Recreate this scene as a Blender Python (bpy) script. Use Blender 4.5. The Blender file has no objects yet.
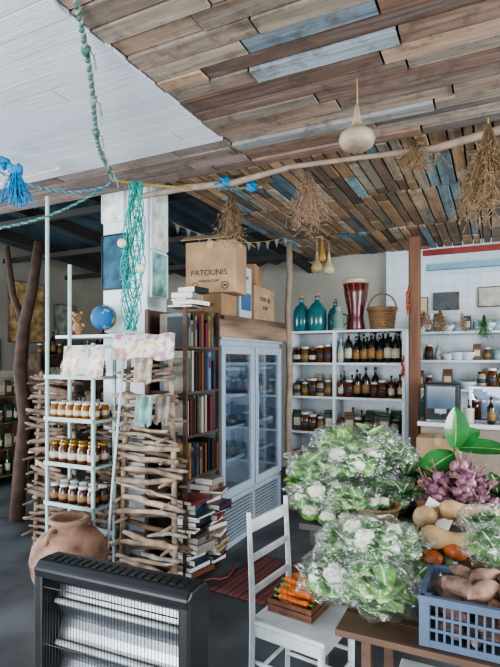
import bpy, math, random
from mathutils import Vector, Matrix, noise, Euler
R=random.Random(11)
TH=math.radians(26); CU,SU=math.cos(TH),math.sin(TH); ROT=-TH
H=1.6
def W(u,v,z=0.0): return Vector((u*CU+v*SU,-u*SU+v*CU,z))
def S(px,py,Y): return Vector(((px-250)/500*Y, Y, H+(360-py)*Y/500))   # survey: bearing/elevation at true distance Y
SC=bpy.context.scene; COL=SC.collection
def hx(s):
    s=s.lstrip('#'); r=[int(s[i:i+2],16)/255 for i in (0,2,4)]
    return [((c/12.92) if c<=.04045 else ((c+.055)/1.055)**2.4) for c in r]
# ---------------- materials
def mat(name,c,rough=.55,metal=0,var=.14,scale=7,bump=0,stretch=(1,1,1),c2=None,rnd=0,coat=0,detail=3,emit=0):
    if isinstance(c,str): c=hx(c)
    if isinstance(c2,str): c2=hx(c2)
    m=bpy.data.materials.new(name); m.use_nodes=True; nt=m.node_tree; b=nt.nodes['Principled BSDF']
    tc=nt.nodes.new('ShaderNodeTexCoord'); mp=nt.nodes.new('ShaderNodeMapping'); no=nt.nodes.new('ShaderNodeTexNoise'); cr=nt.nodes.new('ShaderNodeValToRGB')
    nt.links.new(tc.outputs['Object'],mp.inputs[0]); nt.links.new(mp.outputs[0],no.inputs['Vector'])
    mp.inputs['Scale'].default_value=stretch; no.inputs['Scale'].default_value=scale; no.inputs['Detail'].default_value=detail
    nt.links.new(no.outputs['Fac'],cr.inputs[0])
    a=[max(0,x*(1-var)) for x in c]; d=[min(1,x*(1+var)) for x in (c2 or c)]
    cr.color_ramp.elements[0].position=.32; cr.color_ramp.elements[1].position=.68
    cr.color_ramp.elements[0].color=(*a,1); cr.color_ramp.elements[1].color=(*d,1)
    out=cr.outputs[0]
    if rnd:
        oi=nt.nodes.new('ShaderNodeObjectInfo'); hs=nt.nodes.new('ShaderNodeHueSaturation'); mr=nt.nodes.new('ShaderNodeMapRange')
        mr.inputs[3].default_value=1-rnd; mr.inputs[4].default_value=1+rnd
        nt.links.new(oi.outputs['Random'],mr.inputs[0]); nt.links.new(mr.outputs[0],hs.inputs['Value']); nt.links.new(out,hs.inputs['Color']); out=hs.outputs[0]
    nt.links.new(out,b.inputs['Base Color'])
    b.inputs['Roughness'].default_value=rough; b.inputs['Metallic'].default_value=metal; b.inputs['Coat Weight'].default_value=coat
    if bump:
        bp=nt.nodes.new('ShaderNodeBump'); bp.inputs['Strength'].default_value=bump; bp.inputs['Distance'].default_value=.02
        nt.links.new(no.outputs['Fac'],bp.inputs['Height']); nt.links.new(bp.outputs[0],b.inputs['Normal'])
    return m
def film(name,tint,opac,rough=.12,bump=0,white=.0,fac=.35):
    m=bpy.data.materials.new(name); m.use_nodes=True; nt=m.node_tree; nt.nodes.remove(nt.nodes['Principled BSDF'])
    o=nt.nodes['Material Output']; t=nt.nodes.new('ShaderNodeBsdfTransparent'); g=nt.nodes.new('ShaderNodeBsdfGlossy'); mx=nt.nodes.new('ShaderNodeMixShader')
    t.inputs[0].default_value=(*tint,1); g.inputs['Roughness'].default_value=rough; g.inputs['Color'].default_value=(1,1,1,1)
    lw=nt.nodes.new('ShaderNodeLayerWeight'); lw.inputs[0].default_value=.35
    ma=nt.nodes.new('ShaderNodeMath'); ma.operation='MULTIPLY_ADD'; ma.inputs[1].default_value=fac; ma.inputs[2].default_value=opac
    nt.links.new(lw.outputs['Facing'],ma.inputs[0]); nt.links.new(ma.outputs[0],mx.inputs[0])
    nt.links.new(t.outputs[0],mx.inputs[1]); nt.links.new(g.outputs[0],mx.inputs[2]); last=mx
    if white:
        df=nt.nodes.new('ShaderNodeBsdfDiffuse'); df.inputs[0].default_value=(.85,.9,.88,1); m2=nt.nodes.new('ShaderNodeMixShader'); m2.inputs[0].default_value=white
        nt.links.new(mx.outputs[0],m2.inputs[1]); nt.links.new(df.outputs[0],m2.inputs[2]); last=m2
    nt.links.new(last.outputs[0],o.inputs[0])
    if bump:
        tc=nt.nodes.new('ShaderNodeTexCoord'); no=nt.nodes.new('ShaderNodeTexNoise'); no.inputs['Scale'].default_value=9; no.inputs['Detail'].default_value=3; no.inputs['Distortion'].default_value=2.0
        bp=nt.nodes.new('ShaderNodeBump'); bp.inputs['Strength'].default_value=bump; bp.inputs['Distance'].default_value=.06
        nt.links.new(tc.outputs['Object'],no.inputs['Vector']); nt.links.new(no.outputs['Fac'],bp.inputs['Height']); nt.links.new(bp.outputs[0],g.inputs['Normal'])
    return m
def plankmat(name,stretch,rough=.75,g=.35,worn=.0,stain=0):
    m=bpy.data.materials.new(name); m.use_nodes=True; nt=m.node_tree; b=nt.nodes['Principled BSDF']
    at=nt.nodes.new('ShaderNodeAttribute'); at.attribute_name='Col'
    tc=nt.nodes.new('ShaderNodeTexCoord'); mp=nt.nodes.new('ShaderNodeMapping'); no=nt.nodes.new('ShaderNodeTexNoise'); mp.inputs['Scale'].default_value=stretch
    no.inputs['Scale'].default_value=16; no.inputs['Detail'].default_value=8; no.inputs['Roughness'].default_value=.72
    mr=nt.nodes.new('ShaderNodeMapRange'); mr.inputs[1].default_value=.3; mr.inputs[2].default_value=.7; mr.inputs[3].default_value=1-g; mr.inputs[4].default_value=1+g
    mm=nt.nodes.new('ShaderNodeVectorMath'); mm.operation='SCALE'
    nt.links.new(tc.outputs['Object'],mp.inputs[0]); nt.links.new(mp.outputs[0],no.inputs['Vector']); nt.links.new(no.outputs['Fac'],mr.inputs[0])
    nt.links.new(at.outputs['Color'],mm.inputs[0]); nt.links.new(mr.outputs[0],mm.inputs['Scale']); out=mm.outputs[0]
    if worn:   # patches of pale worn old paint
        n2=nt.nodes.new('ShaderNodeTexNoise'); n2.inputs['Scale'].default_value=5; n2.inputs['Detail'].default_value=9; n2.inputs['Roughness'].default_value=.8
        nt.links.new(mp.outputs[0],n2.inputs['Vector']); m3=nt.nodes.new('ShaderNodeMapRange'); m3.inputs[1].default_value=.5; m3.inputs[2].default_value=.66; m3.inputs[4].default_value=worn
        nt.links.new(n2.outputs['Fac'],m3.inputs[0]); mx=nt.nodes.new('ShaderNodeMixRGB'); mx.inputs[2].default_value=(*hx('#9a9793'),1)
        nt.links.new(m3.outputs[0],mx.inputs[0]); nt.links.new(out,mx.inputs[1]); out=mx.outputs[0]
    if stain:  # dark knots, nail stains and weathering
        n3=nt.nodes.new('ShaderNodeTexNoise'); n3.inputs['Scale'].default_value=8; n3.inputs['Detail'].default_value=8; n3.inputs['Roughness'].default_value=.75
        nt.links.new(tc.outputs['Object'],n3.inputs['Vector']); m4=nt.nodes.new('ShaderNodeMapRange'); m4.inputs[1].default_value=.5; m4.inputs[2].default_value=.68; m4.inputs[4].default_value=stain
        nt.links.new(n3.outputs['Fac'],m4.inputs[0]); mx=nt.nodes.new('ShaderNodeMixRGB'); mx.inputs[2].default_value=(*hx('#3b302a'),1)
        nt.links.new(m4.outputs[0],mx.inputs[0]); nt.links.new(out,mx.inputs[1]); out=mx.outputs[0]
    nt.links.new(out,b.inputs['Base Color'])
    b.inputs['Roughness'].default_value=rough
    bp=nt.nodes.new('ShaderNodeBump'); bp.inputs['Strength'].default_value=.5; bp.inputs['Distance'].default_value=.012
    nt.links.new(no.outputs['Fac'],bp.inputs['Height']); nt.links.new(bp.outputs[0],b.inputs['Normal'])
    return m
# ---------------- mesh builder
class MB:
    def __init__(s): s.v=[];s.f=[];s.m=[];s.s=[]
    def add(s,vs,fs,mi=0,sm=True,M=None):
        n=len(s.v)
        for p in vs:
            p=Vector(p); s.v.append(M@p if M else p)
        for f in fs: s.f.append([i+n for i in f]); s.m.append(mi); s.s.append(sm)
        return s
    def box(s,c,d,mi=0,M=None,e=None):
        x,y,z=d[0]/2,d[1]/2,d[2]/2
        vs=[Vector((sx*x,sy*y,sz*z)) for sz in(-1,1) for sy in(-1,1) for sx in(-1,1)]
        if e:
            E=Euler(e).to_matrix(); vs=[E@p for p in vs]
        vs=[p+Vector(c) for p in vs]
        return s.add(vs,[(0,2,3,1),(4,5,7,6),(0,1,5,4),(2,6,7,3),(0,4,6,2),(1,3,7,5)],mi,False,M)
    def tube(s,pts,r,n=7,mi=0,M=None,flat=1):
        pts=[Vector(p) for p in pts]; k=len(pts); rs=r if isinstance(r,(list,tuple)) else [r]*k
        vs=[];fs=[]; pa=None
        for i,p in enumerate(pts):
            t=(pts[min(i+1,k-1)]-pts[max(i-1,0)]).normalized()
            if pa is None: pa=t.cross(Vector((0,0,1))) if abs(t.z)<.9 else t.cross(Vector((1,0,0)))
            pa=(pa-t*pa.dot(t)).normalized(); pb=t.cross(pa)
            for j in range(n):
                a=2*math.pi*j/n; vs.append(p+pa*math.cos(a)*rs[i]+pb*math.sin(a)*rs[i]*flat)
        for i in range(k-1):
            for j in range(n):
                a=i*n+j;b=i*n+(j+1)%n; fs.append((a,b,b+n,a+n))
        fs.append(tuple(range(n))[::-1]); fs.append(tuple((k-1)*n+j for j in range(n)))
        return s.add(vs,fs,mi,True,M)
    def lathe(s,prof,n=16,mi=0,M=None):
        vs=[];fs=[]
        for r,z in prof:
            for j in range(n):
                a=2*math.pi*j/n; vs.append((r*math.cos(a),r*math.sin(a),z))
        for i in range(len(prof)-1):
            for j in range(n):
                a=i*n+j;b=i*n+(j+1)%n; fs.append((a,b,b+n,a+n))
        fs.append(tuple(range(n))[::-1]); k=len(prof)
        fs.append(tuple((k-1)*n+j for j in range(n)))
        return s.add(vs,fs,mi,True,M)
    def ball(s,c,r,n=12,mi=0,amp=0,fr=6,seed=0,M=None,e=None):
        if not isinstance(r,(tuple,list)): r=(r,r,r)
        vs=[];fs=[];h=max(4,n*2//3); E=Euler(e).to_matrix() if e else None
        for i in range(h+1):
            ph=math.pi*i/h
            for j in range(n):
                a=2*math.pi*j/n; d=Vector((math.sin(ph)*math.cos(a),math.sin(ph)*math.sin(a),math.cos(ph)))
                k=1+(amp*noise.noise(d*fr*.5+Vector((seed*3.1,seed,0))) if amp else 0)
                p=Vector((d.x*r[0]*k,d.y*r[1]*k,d.z*r[2]*k))
                if E: p=E@p
                vs.append(p+Vector(c))
        for i in range(h):
            for j in range(n):
                a=i*n+j;b=i*n+(j+1)%n; fs.append((a,a+n,b+n,b))
        return s.add(vs,fs,mi,True,M)
    def leaf(s,base,d,up,L,wd,curl,mi=0,rib=1,seg=6,ruf=0,rr=R,ribw=.1):
        t=Vector(d).normalized(); side=t.cross(Vector(up))
        if side.length<.05: side=t.cross(Vector((1,0,0)))
        side.normalize(); n=side.cross(t).normalized()
        cs=[-1,-.55,-ribw,ribw,.55,1]; p=Vector(base); vs=[];fs=[];ms=[]
        for i in range(seg+1):
            q=i/seg; a=curl*q; dr=t*math.cos(a)-n*math.sin(a); nn=n*math.cos(a)+t*math.sin(a)
            w=wd*max(.04,math.sin(math.pi*(.06+.92*q)))**.8
            for c in cs:
                off=abs(c)*.22*w+(rr.uniform(-ruf,ruf)*wd if abs(c)>.4 else 0)
                vs.append(p+side*c*w+nn*off)
            p=p+dr*(L/seg)
        for i in range(seg):
            for j in range(5):
                a=i*6+j; fs.append((a,a+1,a+7,a+6)); ms.append(rib if (j==2 and i<seg*.8) else mi)
        n0=len(s.v)
        s.v+=vs
        for f,m in zip(fs,ms): s.f.append([i+n0 for i in f]); s.m.append(m); s.s.append(True)
    def obj(s,name,mats,parent=None,loc=(0,0,0),rz=0,bev=0,sub=0,cols=None):
        me=bpy.data.meshes.new(name); me.from_pydata([tuple(p) for p in s.v],[],s.f); 
        if not isinstance(mats,(list,tuple)): mats=[mats]
        for m in mats: me.materials.append(m)
        me.polygons.foreach_set('material_index',s.m); me.polygons.foreach_set('use_smooth',s.s)
        if cols:
            ca=me.color_attributes.new('Col','FLOAT_COLOR','CORNER')
            for pi,p in enumerate(me.polygons):
                for li in p.loop_indices: ca.data[li].color=(*cols[pi],1)
        me.update(); o=bpy.data.objects.new(name,me); COL.objects.link(o)
        if parent: o.parent=parent
        o.location=loc
        o.rotation_euler=(0,0,rz) if not isinstance(rz,tuple) else rz
        if bev:
            b=o.modifiers.new('b','BEVEL'); b.width=bev; b.segments=2; b.limit_method='ANGLE'; b.angle_limit=.7
        if sub:
            b=o.modifiers.new('s','SUBSURF'); b.levels=sub; b.render_levels=sub
        return o
def reg(o,label,cat,group=None):
    o['label']=label; o['category']=cat
    if group: o['group']=group
    return o
def emp(name,label,cat,loc,rz=0,group=None):
    o=bpy.data.objects.new(name,None); COL.objects.link(o); o.location=loc; o.rotation_euler=(0,0,rz); o.empty_display_size=.1
    return reg(o,label,cat,group)
def dup(src,loc,rz=0,sc=1,rot=None,label=None):
    n=src.copy(); COL.objects.link(n); n.location=loc; n.rotation_euler=rot if rot else (0,0,rz)
    n.scale=sc if isinstance(sc,(tuple,list)) else (sc,)*3
    if label: n['label']=label
    for c in src.children:
        k=c.copy(); COL.objects.link(k); k.parent=n
        for c2 in c.children:
            k2=c2.copy(); COL.objects.link(k2); k2.parent=k
    return n
class Stock:
    """first use moves the template itself, later uses copy it"""
    def __init__(s,o): s.o=o; s.used=False
    def put(s,loc,rz=0,sc=1,rot=None,label=None,group=None):
        if not s.used:
            s.used=True; n=s.o; n.location=loc; n.rotation_euler=rot if rot else (0,0,rz); n.scale=sc if isinstance(sc,(tuple,list)) else (sc,)*3
            if label: n['label']=label
        else: n=dup(s.o,loc,rz,sc,rot,label)
        if group: n['group']=group
        return n
def struct(o): o['kind']='structure'; return o
def text(s,size,m,parent,loc,rot,name='lettering',ext=.0008):
    c=bpy.data.curves.new('t','FONT'); c.body=s; c.size=size; c.extrude=ext; c.align_x='CENTER'; c.align_y='CENTER'
    t=bpy.data.objects.new('t',c); COL.objects.link(t); dg=bpy.context.evaluated_depsgraph_get(); dg.update()
    me=bpy.data.meshes.new_from_object(t.evaluated_get(dg)); bpy.data.objects.remove(t)
    o=bpy.data.objects.new(name,me); COL.objects.link(o); me.materials.clear(); me.materials.append(m); o.parent=parent; o.location=loc; o.rotation_euler=rot; return o
# ---------------- palette
m_white=mat('white_paint','#ccd4da',.5,var=.06)
m_whitew=mat('worn_white_paint','#cbd2d5',.55,var=.12,scale=14,bump=.1)
m_mint=mat('mint_paint','#a0b6b3',.55,var=.12)
m_black=mat('black_plastic','#12151a',.4,var=.2)
m_dark=mat('dark_metal','#23262a',.4,metal=.5)
m_chrome=mat('chrome','#d5dade',.18,metal=1,var=.05)
m_steel=mat('reflector_steel','#9a9ea4',.3,metal=.9,var=.1)
m_wood=mat('brown_wood','#6d4b37',.7,var=.35,scale=10,stretch=(1,1,.15),bump=.3)
m_woodx=mat('plank_wood','#5f493a',.7,var=.35,scale=10,stretch=(.2,1,1),bump=.3)
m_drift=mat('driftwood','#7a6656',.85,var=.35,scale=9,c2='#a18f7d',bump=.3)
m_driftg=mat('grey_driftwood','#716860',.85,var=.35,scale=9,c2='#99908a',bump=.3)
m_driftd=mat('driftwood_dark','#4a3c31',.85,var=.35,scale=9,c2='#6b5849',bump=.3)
m_bark=mat('brown_bark','#3f2f26',.9,var=.35,scale=12,bump=.5)
m_pole=mat('peeled_pole','#8c7d6e',.75,var=.25,scale=10,bump=.3)
m_card=mat('cardboard','#9a7a5a',.8,var=.2,scale=5)
m_card2=mat('pale_cardboard','#a88c6e',.8,var=.22,scale=6)
m_tape=mat('packing_tape','#b9a480',.3,var=.05)
m_ink=mat('faded_ink','#3a2c25',.8,var=.3,scale=30)
m_terra=mat('terracotta','#6f4f3f',.85,var=.3,scale=8,c2='#917362',bump=.5)
m_glass=film('clear_door_glass',(.84,.90,.95),.07,.03)
m_bag=film('crinkled_plastic',(.98,1,.99),.05,.10,bump=1.0,white=.02,fac=.26)
m_leafd=mat('dark_leaf','#26502a',.4,var=.3,scale=16,c2='#3b7236')
m_leaf=mat('green_leaf','#437c38',.4,var=.3,scale=16,c2='#6ea851')
m_leafl=mat('pale_leaf','#6b9f50',.4,var=.25,scale=16,c2='#9cc27a')
m_rib=mat('pale_rib','#d3e0bf',.45,var=.08)
m_cauli=mat('cauliflower_white','#dddaca',.7,var=.1,scale=60,bump=.8)
m_gloss=mat('glossy_leaf','#1c4a26',.25,var=.3,scale=6,c2='#2d6b34',coat=.4)
m_wicker=mat('wicker','#957554',.7,var=.35,scale=60,stretch=(1,1,2.5),bump=.8)
m_teal=mat('teal_glass','#2a666c',.18,var=.15,scale=4,coat=.5)
m_twig=mat('dried_twig','#7d674c',.85,var=.35,scale=30)
m_twigp=mat('dried_straw_twig','#8e735f',.85,var=.35,scale=30)
m_rope=mat('grey_rope','#7f9894',.8,var=.35,scale=60,bump=.5)
m_ropeg=mat('green_rope','#2b7f70',.8,var=.3,scale=60)
m_ropeb=mat('blue_rope','#1f76a6',.8,var=.3,scale=60)
m_ropey=mat('straw_string','#a78f50',.8,var=.2)
m_net=mat('turquoise_net','#2b988e',.7,var=.3,scale=40)
m_paper=mat('paper','#dcd9d2',.7,var=.04)
# ---------------- room
def planks(mb,cols,u0,u1,v0,v1,z,along,wd,pal,lr,rr,mi=0,gap=.006,jit=.006,vr=(.62,1.28)):
    a0,a1,b0,b1=(u0,u1,v0,v1) if along=='u' else (v0,v1,u0,u1)
    b=b0
    while b<b1-.01:
        w=wd*rr.uniform(.75,1.2); e=min(b+w,b1); a=a0-rr.uniform(0,lr[1]*.7)
        while a<a1:
            L=rr.uniform(*lr); s0=max(a,a0); s1=min(a+L,a1)
            if s1-s0>.02:
                dz=rr.uniform(0,jit); c=list(rr.choice(pal)); k=rr.uniform(*vr); c=[min(1,x*k) for x in c]
                ca=((s0+s1)/2,(b+e)/2); d=(s1-s0-gap,e-b-gap)
                if along=='u': mb.box((ca[0],ca[1],z+.012+dz),(d[0],d[1],.024),mi)
                else: mb.box((ca[1],ca[0],z+.012+dz),(d[1],d[0],.024),mi)
                cols+= [c]*6
            a+=L
        b=e
CZ=2.85
P_w=[hx(x) for x in ('#7c6354','#856c5b','#937b66','#6a5346','#807264','#8c7f71','#857362','#957f6a','#7a7a78','#738089','#808a90','#997f6b','#7a5d4d','#655147','#746b64','#82705f')]
P_m=[hx(x) for x in ('#83694e','#8e7254','#9a8064','#665343','#7a6d5c','#8d8372','#54727f','#6f858b','#8b6f51','#7c6752','#595248','#876d4f','#a1886e','#83694e')]
rc=random.Random(5); mb=MB(); cols=[]
planks(mb,cols,-1.38,2.6,-1.5,2.93,CZ,'u',.098,P_w,(.5,1.9),rc,0,jit=.018,gap=.010)
planks(mb,cols,-4.6,-1.38,2.5,2.93,CZ,'u',.105,[hx(x) for x in('#85736a','#746158','#8f7d75')],(.6,1.6),rc,0,gap=.008)
for i,(a,b) in enumerate(((-2.08,-1.1),(-1.1,-.1),(-.1,1.2),(1.2,2.6))):
    for (c,d) in ((2.93,3.85),(3.85,4.9),(4.9,5.95)):
        planks(mb,cols,a,b,c,d,CZ,'v',.09,P_m,(.4,1.0),rc,1,gap=.012,jit=.016)
mb.box((-.0,.7,CZ+.075),(5.2,4.5,.04),2); mb.box((.26,4.44,CZ+.075),(4.7,3.0,.04),2); mb.box((-3.0,2.71,CZ+.075),(3.2,.44,.04),2)
cols+=[hx('#0b0908')]*18
struct(mb.obj('ceiling',[plankmat('ceiling_boards',(.12,2,1),g=.55,worn=.5,stain=.7),plankmat('pallet_boards',(2,.12,1),g=.55,worn=.4,stain=.7),mat('ceiling_void','#0b0908')],rz=ROT,cols=cols))
mb=MB(); cols=[]
planks(mb,cols,-5.2,-1.385,-1.5,2.495,CZ-.0,'u',.13,[hx(x) for x in('#ccd2d9','#cfd5db','#c8ced6')],(3,6),rc,0,gap=.006,jit=.002,vr=(.93,1.04))
mb.box((-3.3,.5,CZ+.05),(3.8,4,.04),0); cols+=[hx('#5a6068')]*6
struct(mb.obj('ceiling',[plankmat('white_boards',(.25,3,1),.6,.06)],rz=ROT,cols=cols))
m=mat('concrete_floor','#26282b',.4,var=.4,scale=1.6,c2='#505356',detail=10,bump=.08)
struct(MB().box((-1.2,1.6,-.05),(11,12,.1)).obj('floor',m,rz=ROT))
def tilemat(name,c1,c2,mo,rot):
    m=bpy.data.materials.new(name); m.use_nodes=True; nt=m.node_tree; b=nt.nodes['Principled BSDF']
    br=nt.nodes.new('ShaderNodeTexBrick'); tc=nt.nodes.new('ShaderNodeTexCoord'); mp=nt.nodes.new('ShaderNodeMapping'); mp.inputs['Rotation'].default_value=rot
    br.offset=0; br.inputs['Color1'].default_value=(*hx(c1),1); br.inputs['Color2'].default_value=(*hx(c2),1); br.inputs['Mortar'].default_value=(*hx(mo),1)
    br.inputs['Scale'].default_value=1; br.inputs['Brick Width'].default_value=.15; br.inputs['Row Height'].default_value=.15; br.inputs['Mortar Size'].default_value=.004
    nt.links.new(tc.outputs['Object'],mp.inputs[0]); nt.links.new(mp.outputs[0],br.inputs[0]); nt.links.new(br.outputs[0],b.inputs['Base Color']); b.inputs['Roughness'].default_value=.35; return m
struct(MB().box((.9,6.9,1.6),(4.4,.1,3.4)).obj('wall_back',tilemat('white_wall_tiles','#bfc8ce','#b8c1c8','#a6b0b6',(math.pi/2,0,0)),rz=ROT))
m_plast=mat('plaster_wall','#8f8b80',.85,var=.12,scale=2)
struct(MB().box((-3.7,7.0,1.6),(4.8,.1,3.4)).obj('wall_rear',m_plast,rz=ROT))
struct(MB().box((-6.1,5.0,2.35),(.1,4.0,1.8)).box((-6.1,5.0,.725),(.1,4.0,1.45),1).obj('wall_left',[m_plast,tilemat('pale_side_tiles','#b9b6ab','#aeaca2','#8f8d84',(math.pi/2,0,math.pi/2))],rz=ROT))
mb=MB(); n=80
vs=[];fs=[]
for i in range(n+1):
    u=-7+4.9*i/n; z=.025*math.sin(i*1.4)
    vs+= [(u,2.9,3.32+z),(u,7.0,3.05+z)]
for i in range(n): fs.append((2*i,2*i+1,2*i+3,2*i+2))
mb.add(vs,fs); struct(mb.obj('ceiling_rear',mat('corrugated_roof','#3c4f5a',.5,var=.3,scale=3),rz=ROT))
mb=MB()
for i in range(5): mb.box((-2.4-.95*i,4.9,3.05),(.06,4.1,.12),e=(-.06,0,0))
for v in (3.6,4.7,5.8): mb.box((-4.5,v,3.02-.06*(v-3.6)),(4.8,.05,.06))
struct(mb.obj('trim_1',mat('dark_rafters','#2a2723',.8),rz=ROT))
struct(MB().box((.87,5.99,2.815),(3.2,.05,.06)).obj('trim_2',mat('red_beam','#7e2a24',.5),rz=ROT))
struct(MB().box((.87,6.3,2.70),(3.2,.07,.07)).obj('trim_3',mat('pale_blue_beam','#6f95a4',.5),rz=ROT))
struct(MB().box((-2.695,3.335,1.6),(.45,.27,3.2)).obj('trim_4',m_white,rz=ROT,bev=.01))
pts=[W(-2.4+i*.42,2.95+.02*math.sin(i*1.7),CZ-.05+.02*math.sin(i*2.3)) for i in range(11)]
reg(MB().tube(pts,[.020+.005*math.sin(i*1.3) for i in range(11)],10).obj('wooden_pole',m_pole),'long peeled branch fixed under the plank ceiling','pole')
def post(u,v,r,z1,m,name,label,b=.02):
    c=W(u,v,0); pts=[(b*math.sin(i*1.9),b*math.cos(i*1.3)-b,z1*i/8) for i in range(9)]
    return reg(MB().tube(pts,[r*(1.1-.02*i) for i in range(9)],12).obj(name,m,loc=c),label,'post')
post(-1.985,5.02,.033,CZ-.002,m_pole,'wooden_post','round wooden post beside the drinks cooler',.012)
reg(MB().box((0,0,CZ/2),(.11,.11,CZ-.004)).obj('wooden_post',m_wood,loc=W(-.72,5.28),rz=ROT,bev=.015),'square brown timber post at the end of the white shelf','post')
for k,(px,py,L) in enumerate(((408,284,.28),(403,352,.22))):
    t=S(px,py,4.98); e=emp('chilli_string','string of small dried red chillies hung on the timber post','dried chillies',t)
    MB().tube([(0,0,0),(.004,0,-L)],.002,4).obj('string',m_ropey,e)
    mb=MB(); r=random.Random(k)
    for i in range(16):
        z=-.03-L*.9*i/16; a=r.uniform(0,6.28); mb.tube([(0,0,z),(.012*math.cos(a),.012*math.sin(a),z-.02),(.02*math.cos(a),.02*math.sin(a),z-.05)],[.005,.008,.002],5)
    mb.obj('chillies',mat('chilli_skin','#a8452c' if k==0 else '#7d2c24',.4,var=.3,scale=30),e)
b=S(22,360,5.0); b.z=0
pts=[b+Vector(p) for p in ((-.05,0,0),(-.02,0,.5),(.03,0,1.0),(-.02,0,1.5),(.02,0,1.95),(.1,0,2.3),(.17,0,2.78))]
mb=MB().tube(pts,[.075,.065,.062,.065,.058,.053,.045],12); mb.tube([pts[4],pts[4]+Vector((-.12,.02,.3)),pts[4]+Vector((-.2,.05,.8))],[.04,.035,.03],8)
reg(mb.obj('tree_trunk',m_bark),'dark forked tree trunk standing as a support post','tree trunk')
# ---------------- cooler
fr=emp('display_cooler','dull grey-blue two door upright drinks cooler with glass doors, empty','refrigerator',W(-2.32,4.225),ROT)
LW,LD,LH=.64,1.31,1.78
m_int=mat('cooler_interior','#8fa3b1',.4,var=.05)
m_frm=mat('cooler_enamel','#9dabb8',.4,var=.06)
mb=MB()
mb.box((-.30,0,.92),(.04,LD,1.7),1); mb.box((-.0,-LD/2+.02,.91),(LW-.06,.04,LH-.04)); mb.box((0,LD/2-.02,.91),(LW-.06,.04,LH-.04)); mb.box((0,0,LH-.03),(LW-.06,LD,.06)); mb.box((0,0,.42),(LW-.06,LD-.08,.04),1)
mb.box((-.1,0,.22),(.4,LD-.08,.36))
mb.obj('cabinet_body',[m_frm,m_int],fr,bev=.004)
mb=MB()
for i in range(11): mb.box((.288,0,.065+i*.031),(.018,LD-.1,.009),0,e=(0,.3,0))
mb.box((.285,-LD/2+.03,.21),(.03,.06,.42)); mb.box((.285,LD/2-.03,.21),(.03,.06,.42)); mb.box((.285,0,.40),(.03,LD,.03)); mb.box((.285,0,.025),(.03,LD,.05)); mb.box((.285,0,.21),(.03,.03,.4))
mb.obj('grille',m_frm,fr)
MB().box((.255,0,.21),(.004,LD-.08,.36)).obj('grille_back',m_black,fr)
for k,y in enumerate((-.325,.325)):
    mb=MB(); w=.625; z0,z1=.44,1.72
    for yy in (-w/2+.03,w/2-.03): mb.box((0,yy,(z0+z1)/2),(.045,.06,z1-z0))
    for zz in (z0+.035,z1-.035): mb.box((0,0,zz),(.045,w-.12,.07))
    d=mb.obj('door',m_frm,fr,loc=(.295,y,0),bev=.006)
    MB().box((0,0,(z0+z1)/2),(.012,w-.11,z1-z0-.13)).obj('glass_pane',m_glass,d)
    hy=(w/2-.03)*(-1 if k else 1)
    MB().box((.028,hy,1.08),(.012,.02,.5)).obj('handle',m_frm,d,bev=.003)
for z in (.72,1.0,1.28,1.52):
    MB().box((-.02,0,z),(.5,LD-.1,.008)).box((.23,0,z),(.012,LD-.1,.03)).obj('wire_shelf',m_int,fr)
MB().box((0,0,LH+.0),(LW,LD,.02)).obj('top_panel',m_frm,fr)
mb=MB().box((0,-.02,.075),(.05,1.5,.15)).box((.0,.05,.17),(.045,1.38,.05),e=(.012,0,0))
reg(mb.obj('timber_header',mat('header_wood','#6a503f',.8,var=.4,scale=8,stretch=(1,.12,1),c2='#8a7564',bump=.4),loc=W(-2.025,4.27,1.79),rz=ROT,bev=.008),'rough brown weathered timber board across the top of the cooler','wooden board')
# ---------------- cardboard boxes
def cbox(u,v,z,du,dv,dz,m,label,words=(),rz=0,flap=False,emblem=False):
    e=emp('cardboard_box',label,'cardboard box',W(u,v,z),ROT+rz)
    mb=MB().box((0,0,dz/2),(du,dv,dz)); mb.obj('carton',m,e,bev=.006)
    MB().box((0,0,dz+.001),(.05,dv,.002)).box((0,-dv/2-.001,dz-.03),(.05,.002,.06)).obj('packing_tape',m_tape,e)
    if flap:
        MB().box((0,-dv/2-.05,dz+.02),(du,.1,.006),e=(.5,0,0)).box((du/2+.04,0,dz+.01),(.1,dv,.006),e=(0,.6,0)).obj('flap',m,e)
    if emblem:
        for x in (-du*.3,du*.3):
            mb=MB(); c=[(x+.03*math.cos(i*.5236),-dv/2-.002,.06+.03*math.sin(i*.5236)) for i in range(13)]
            mb.tube(c,.003,4); mb.box((x,-dv/2-.002,.06),(.03,.002,.012)); mb.obj('emblem',m_ink,e)
    for (t,x,zz,s,side) in words:
        if side=='f': text(t,s,m_ink,e,(x,-dv/2-.002,zz),(math.pi/2,0,0))
        else: text(t,s,m_ink,e,(du/2+.002,x,zz),(math.pi/2,0,math.pi/2))
    return e
cbox(-2.26,3.80,1.795,.42,.27,.37,m_card,'printed brown cardboard box under the soap carton on the cooler',[('OLIVE OIL SOAP',0,.27,.035,'f'),('CORFU',0,.21,.03,'f')],.0,False,True)
cbox(-2.18,3.80,2.17,.46,.28,.44,m_card2,'worn printed brown soap carton stacked above another box',[('PATOUNIS',-.01,.17,.070,'f'),('SOAP FACTORY',-.01,.10,.028,'f')],.12,True,True)
e=cbox(-2.24,4.12,1.795,.38,.24,.66,mat('white_carton','#b4babe',.7,var=.1),'tall white and blue carton on the cooler',[('SOAP',0,.56,.04,'s')])
MB().box((.191,0,.34),(.002,.2,.16)).obj('blue_band',mat('blue_print','#3f5f86',.6),e)
cbox(-2.24,4.54,1.795,.38,.54,.52,m_card2,'plain cardboard box on the cooler near the wooden post',[('OLIVE OIL',0,.40,.06,'s'),('SOAP',0,.32,.055,'s')],.05)
cbox(-2.25,4.46,2.32,.32,.40,.20,m_card,'small cardboard box on top of a larger one',(),.28)
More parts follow.
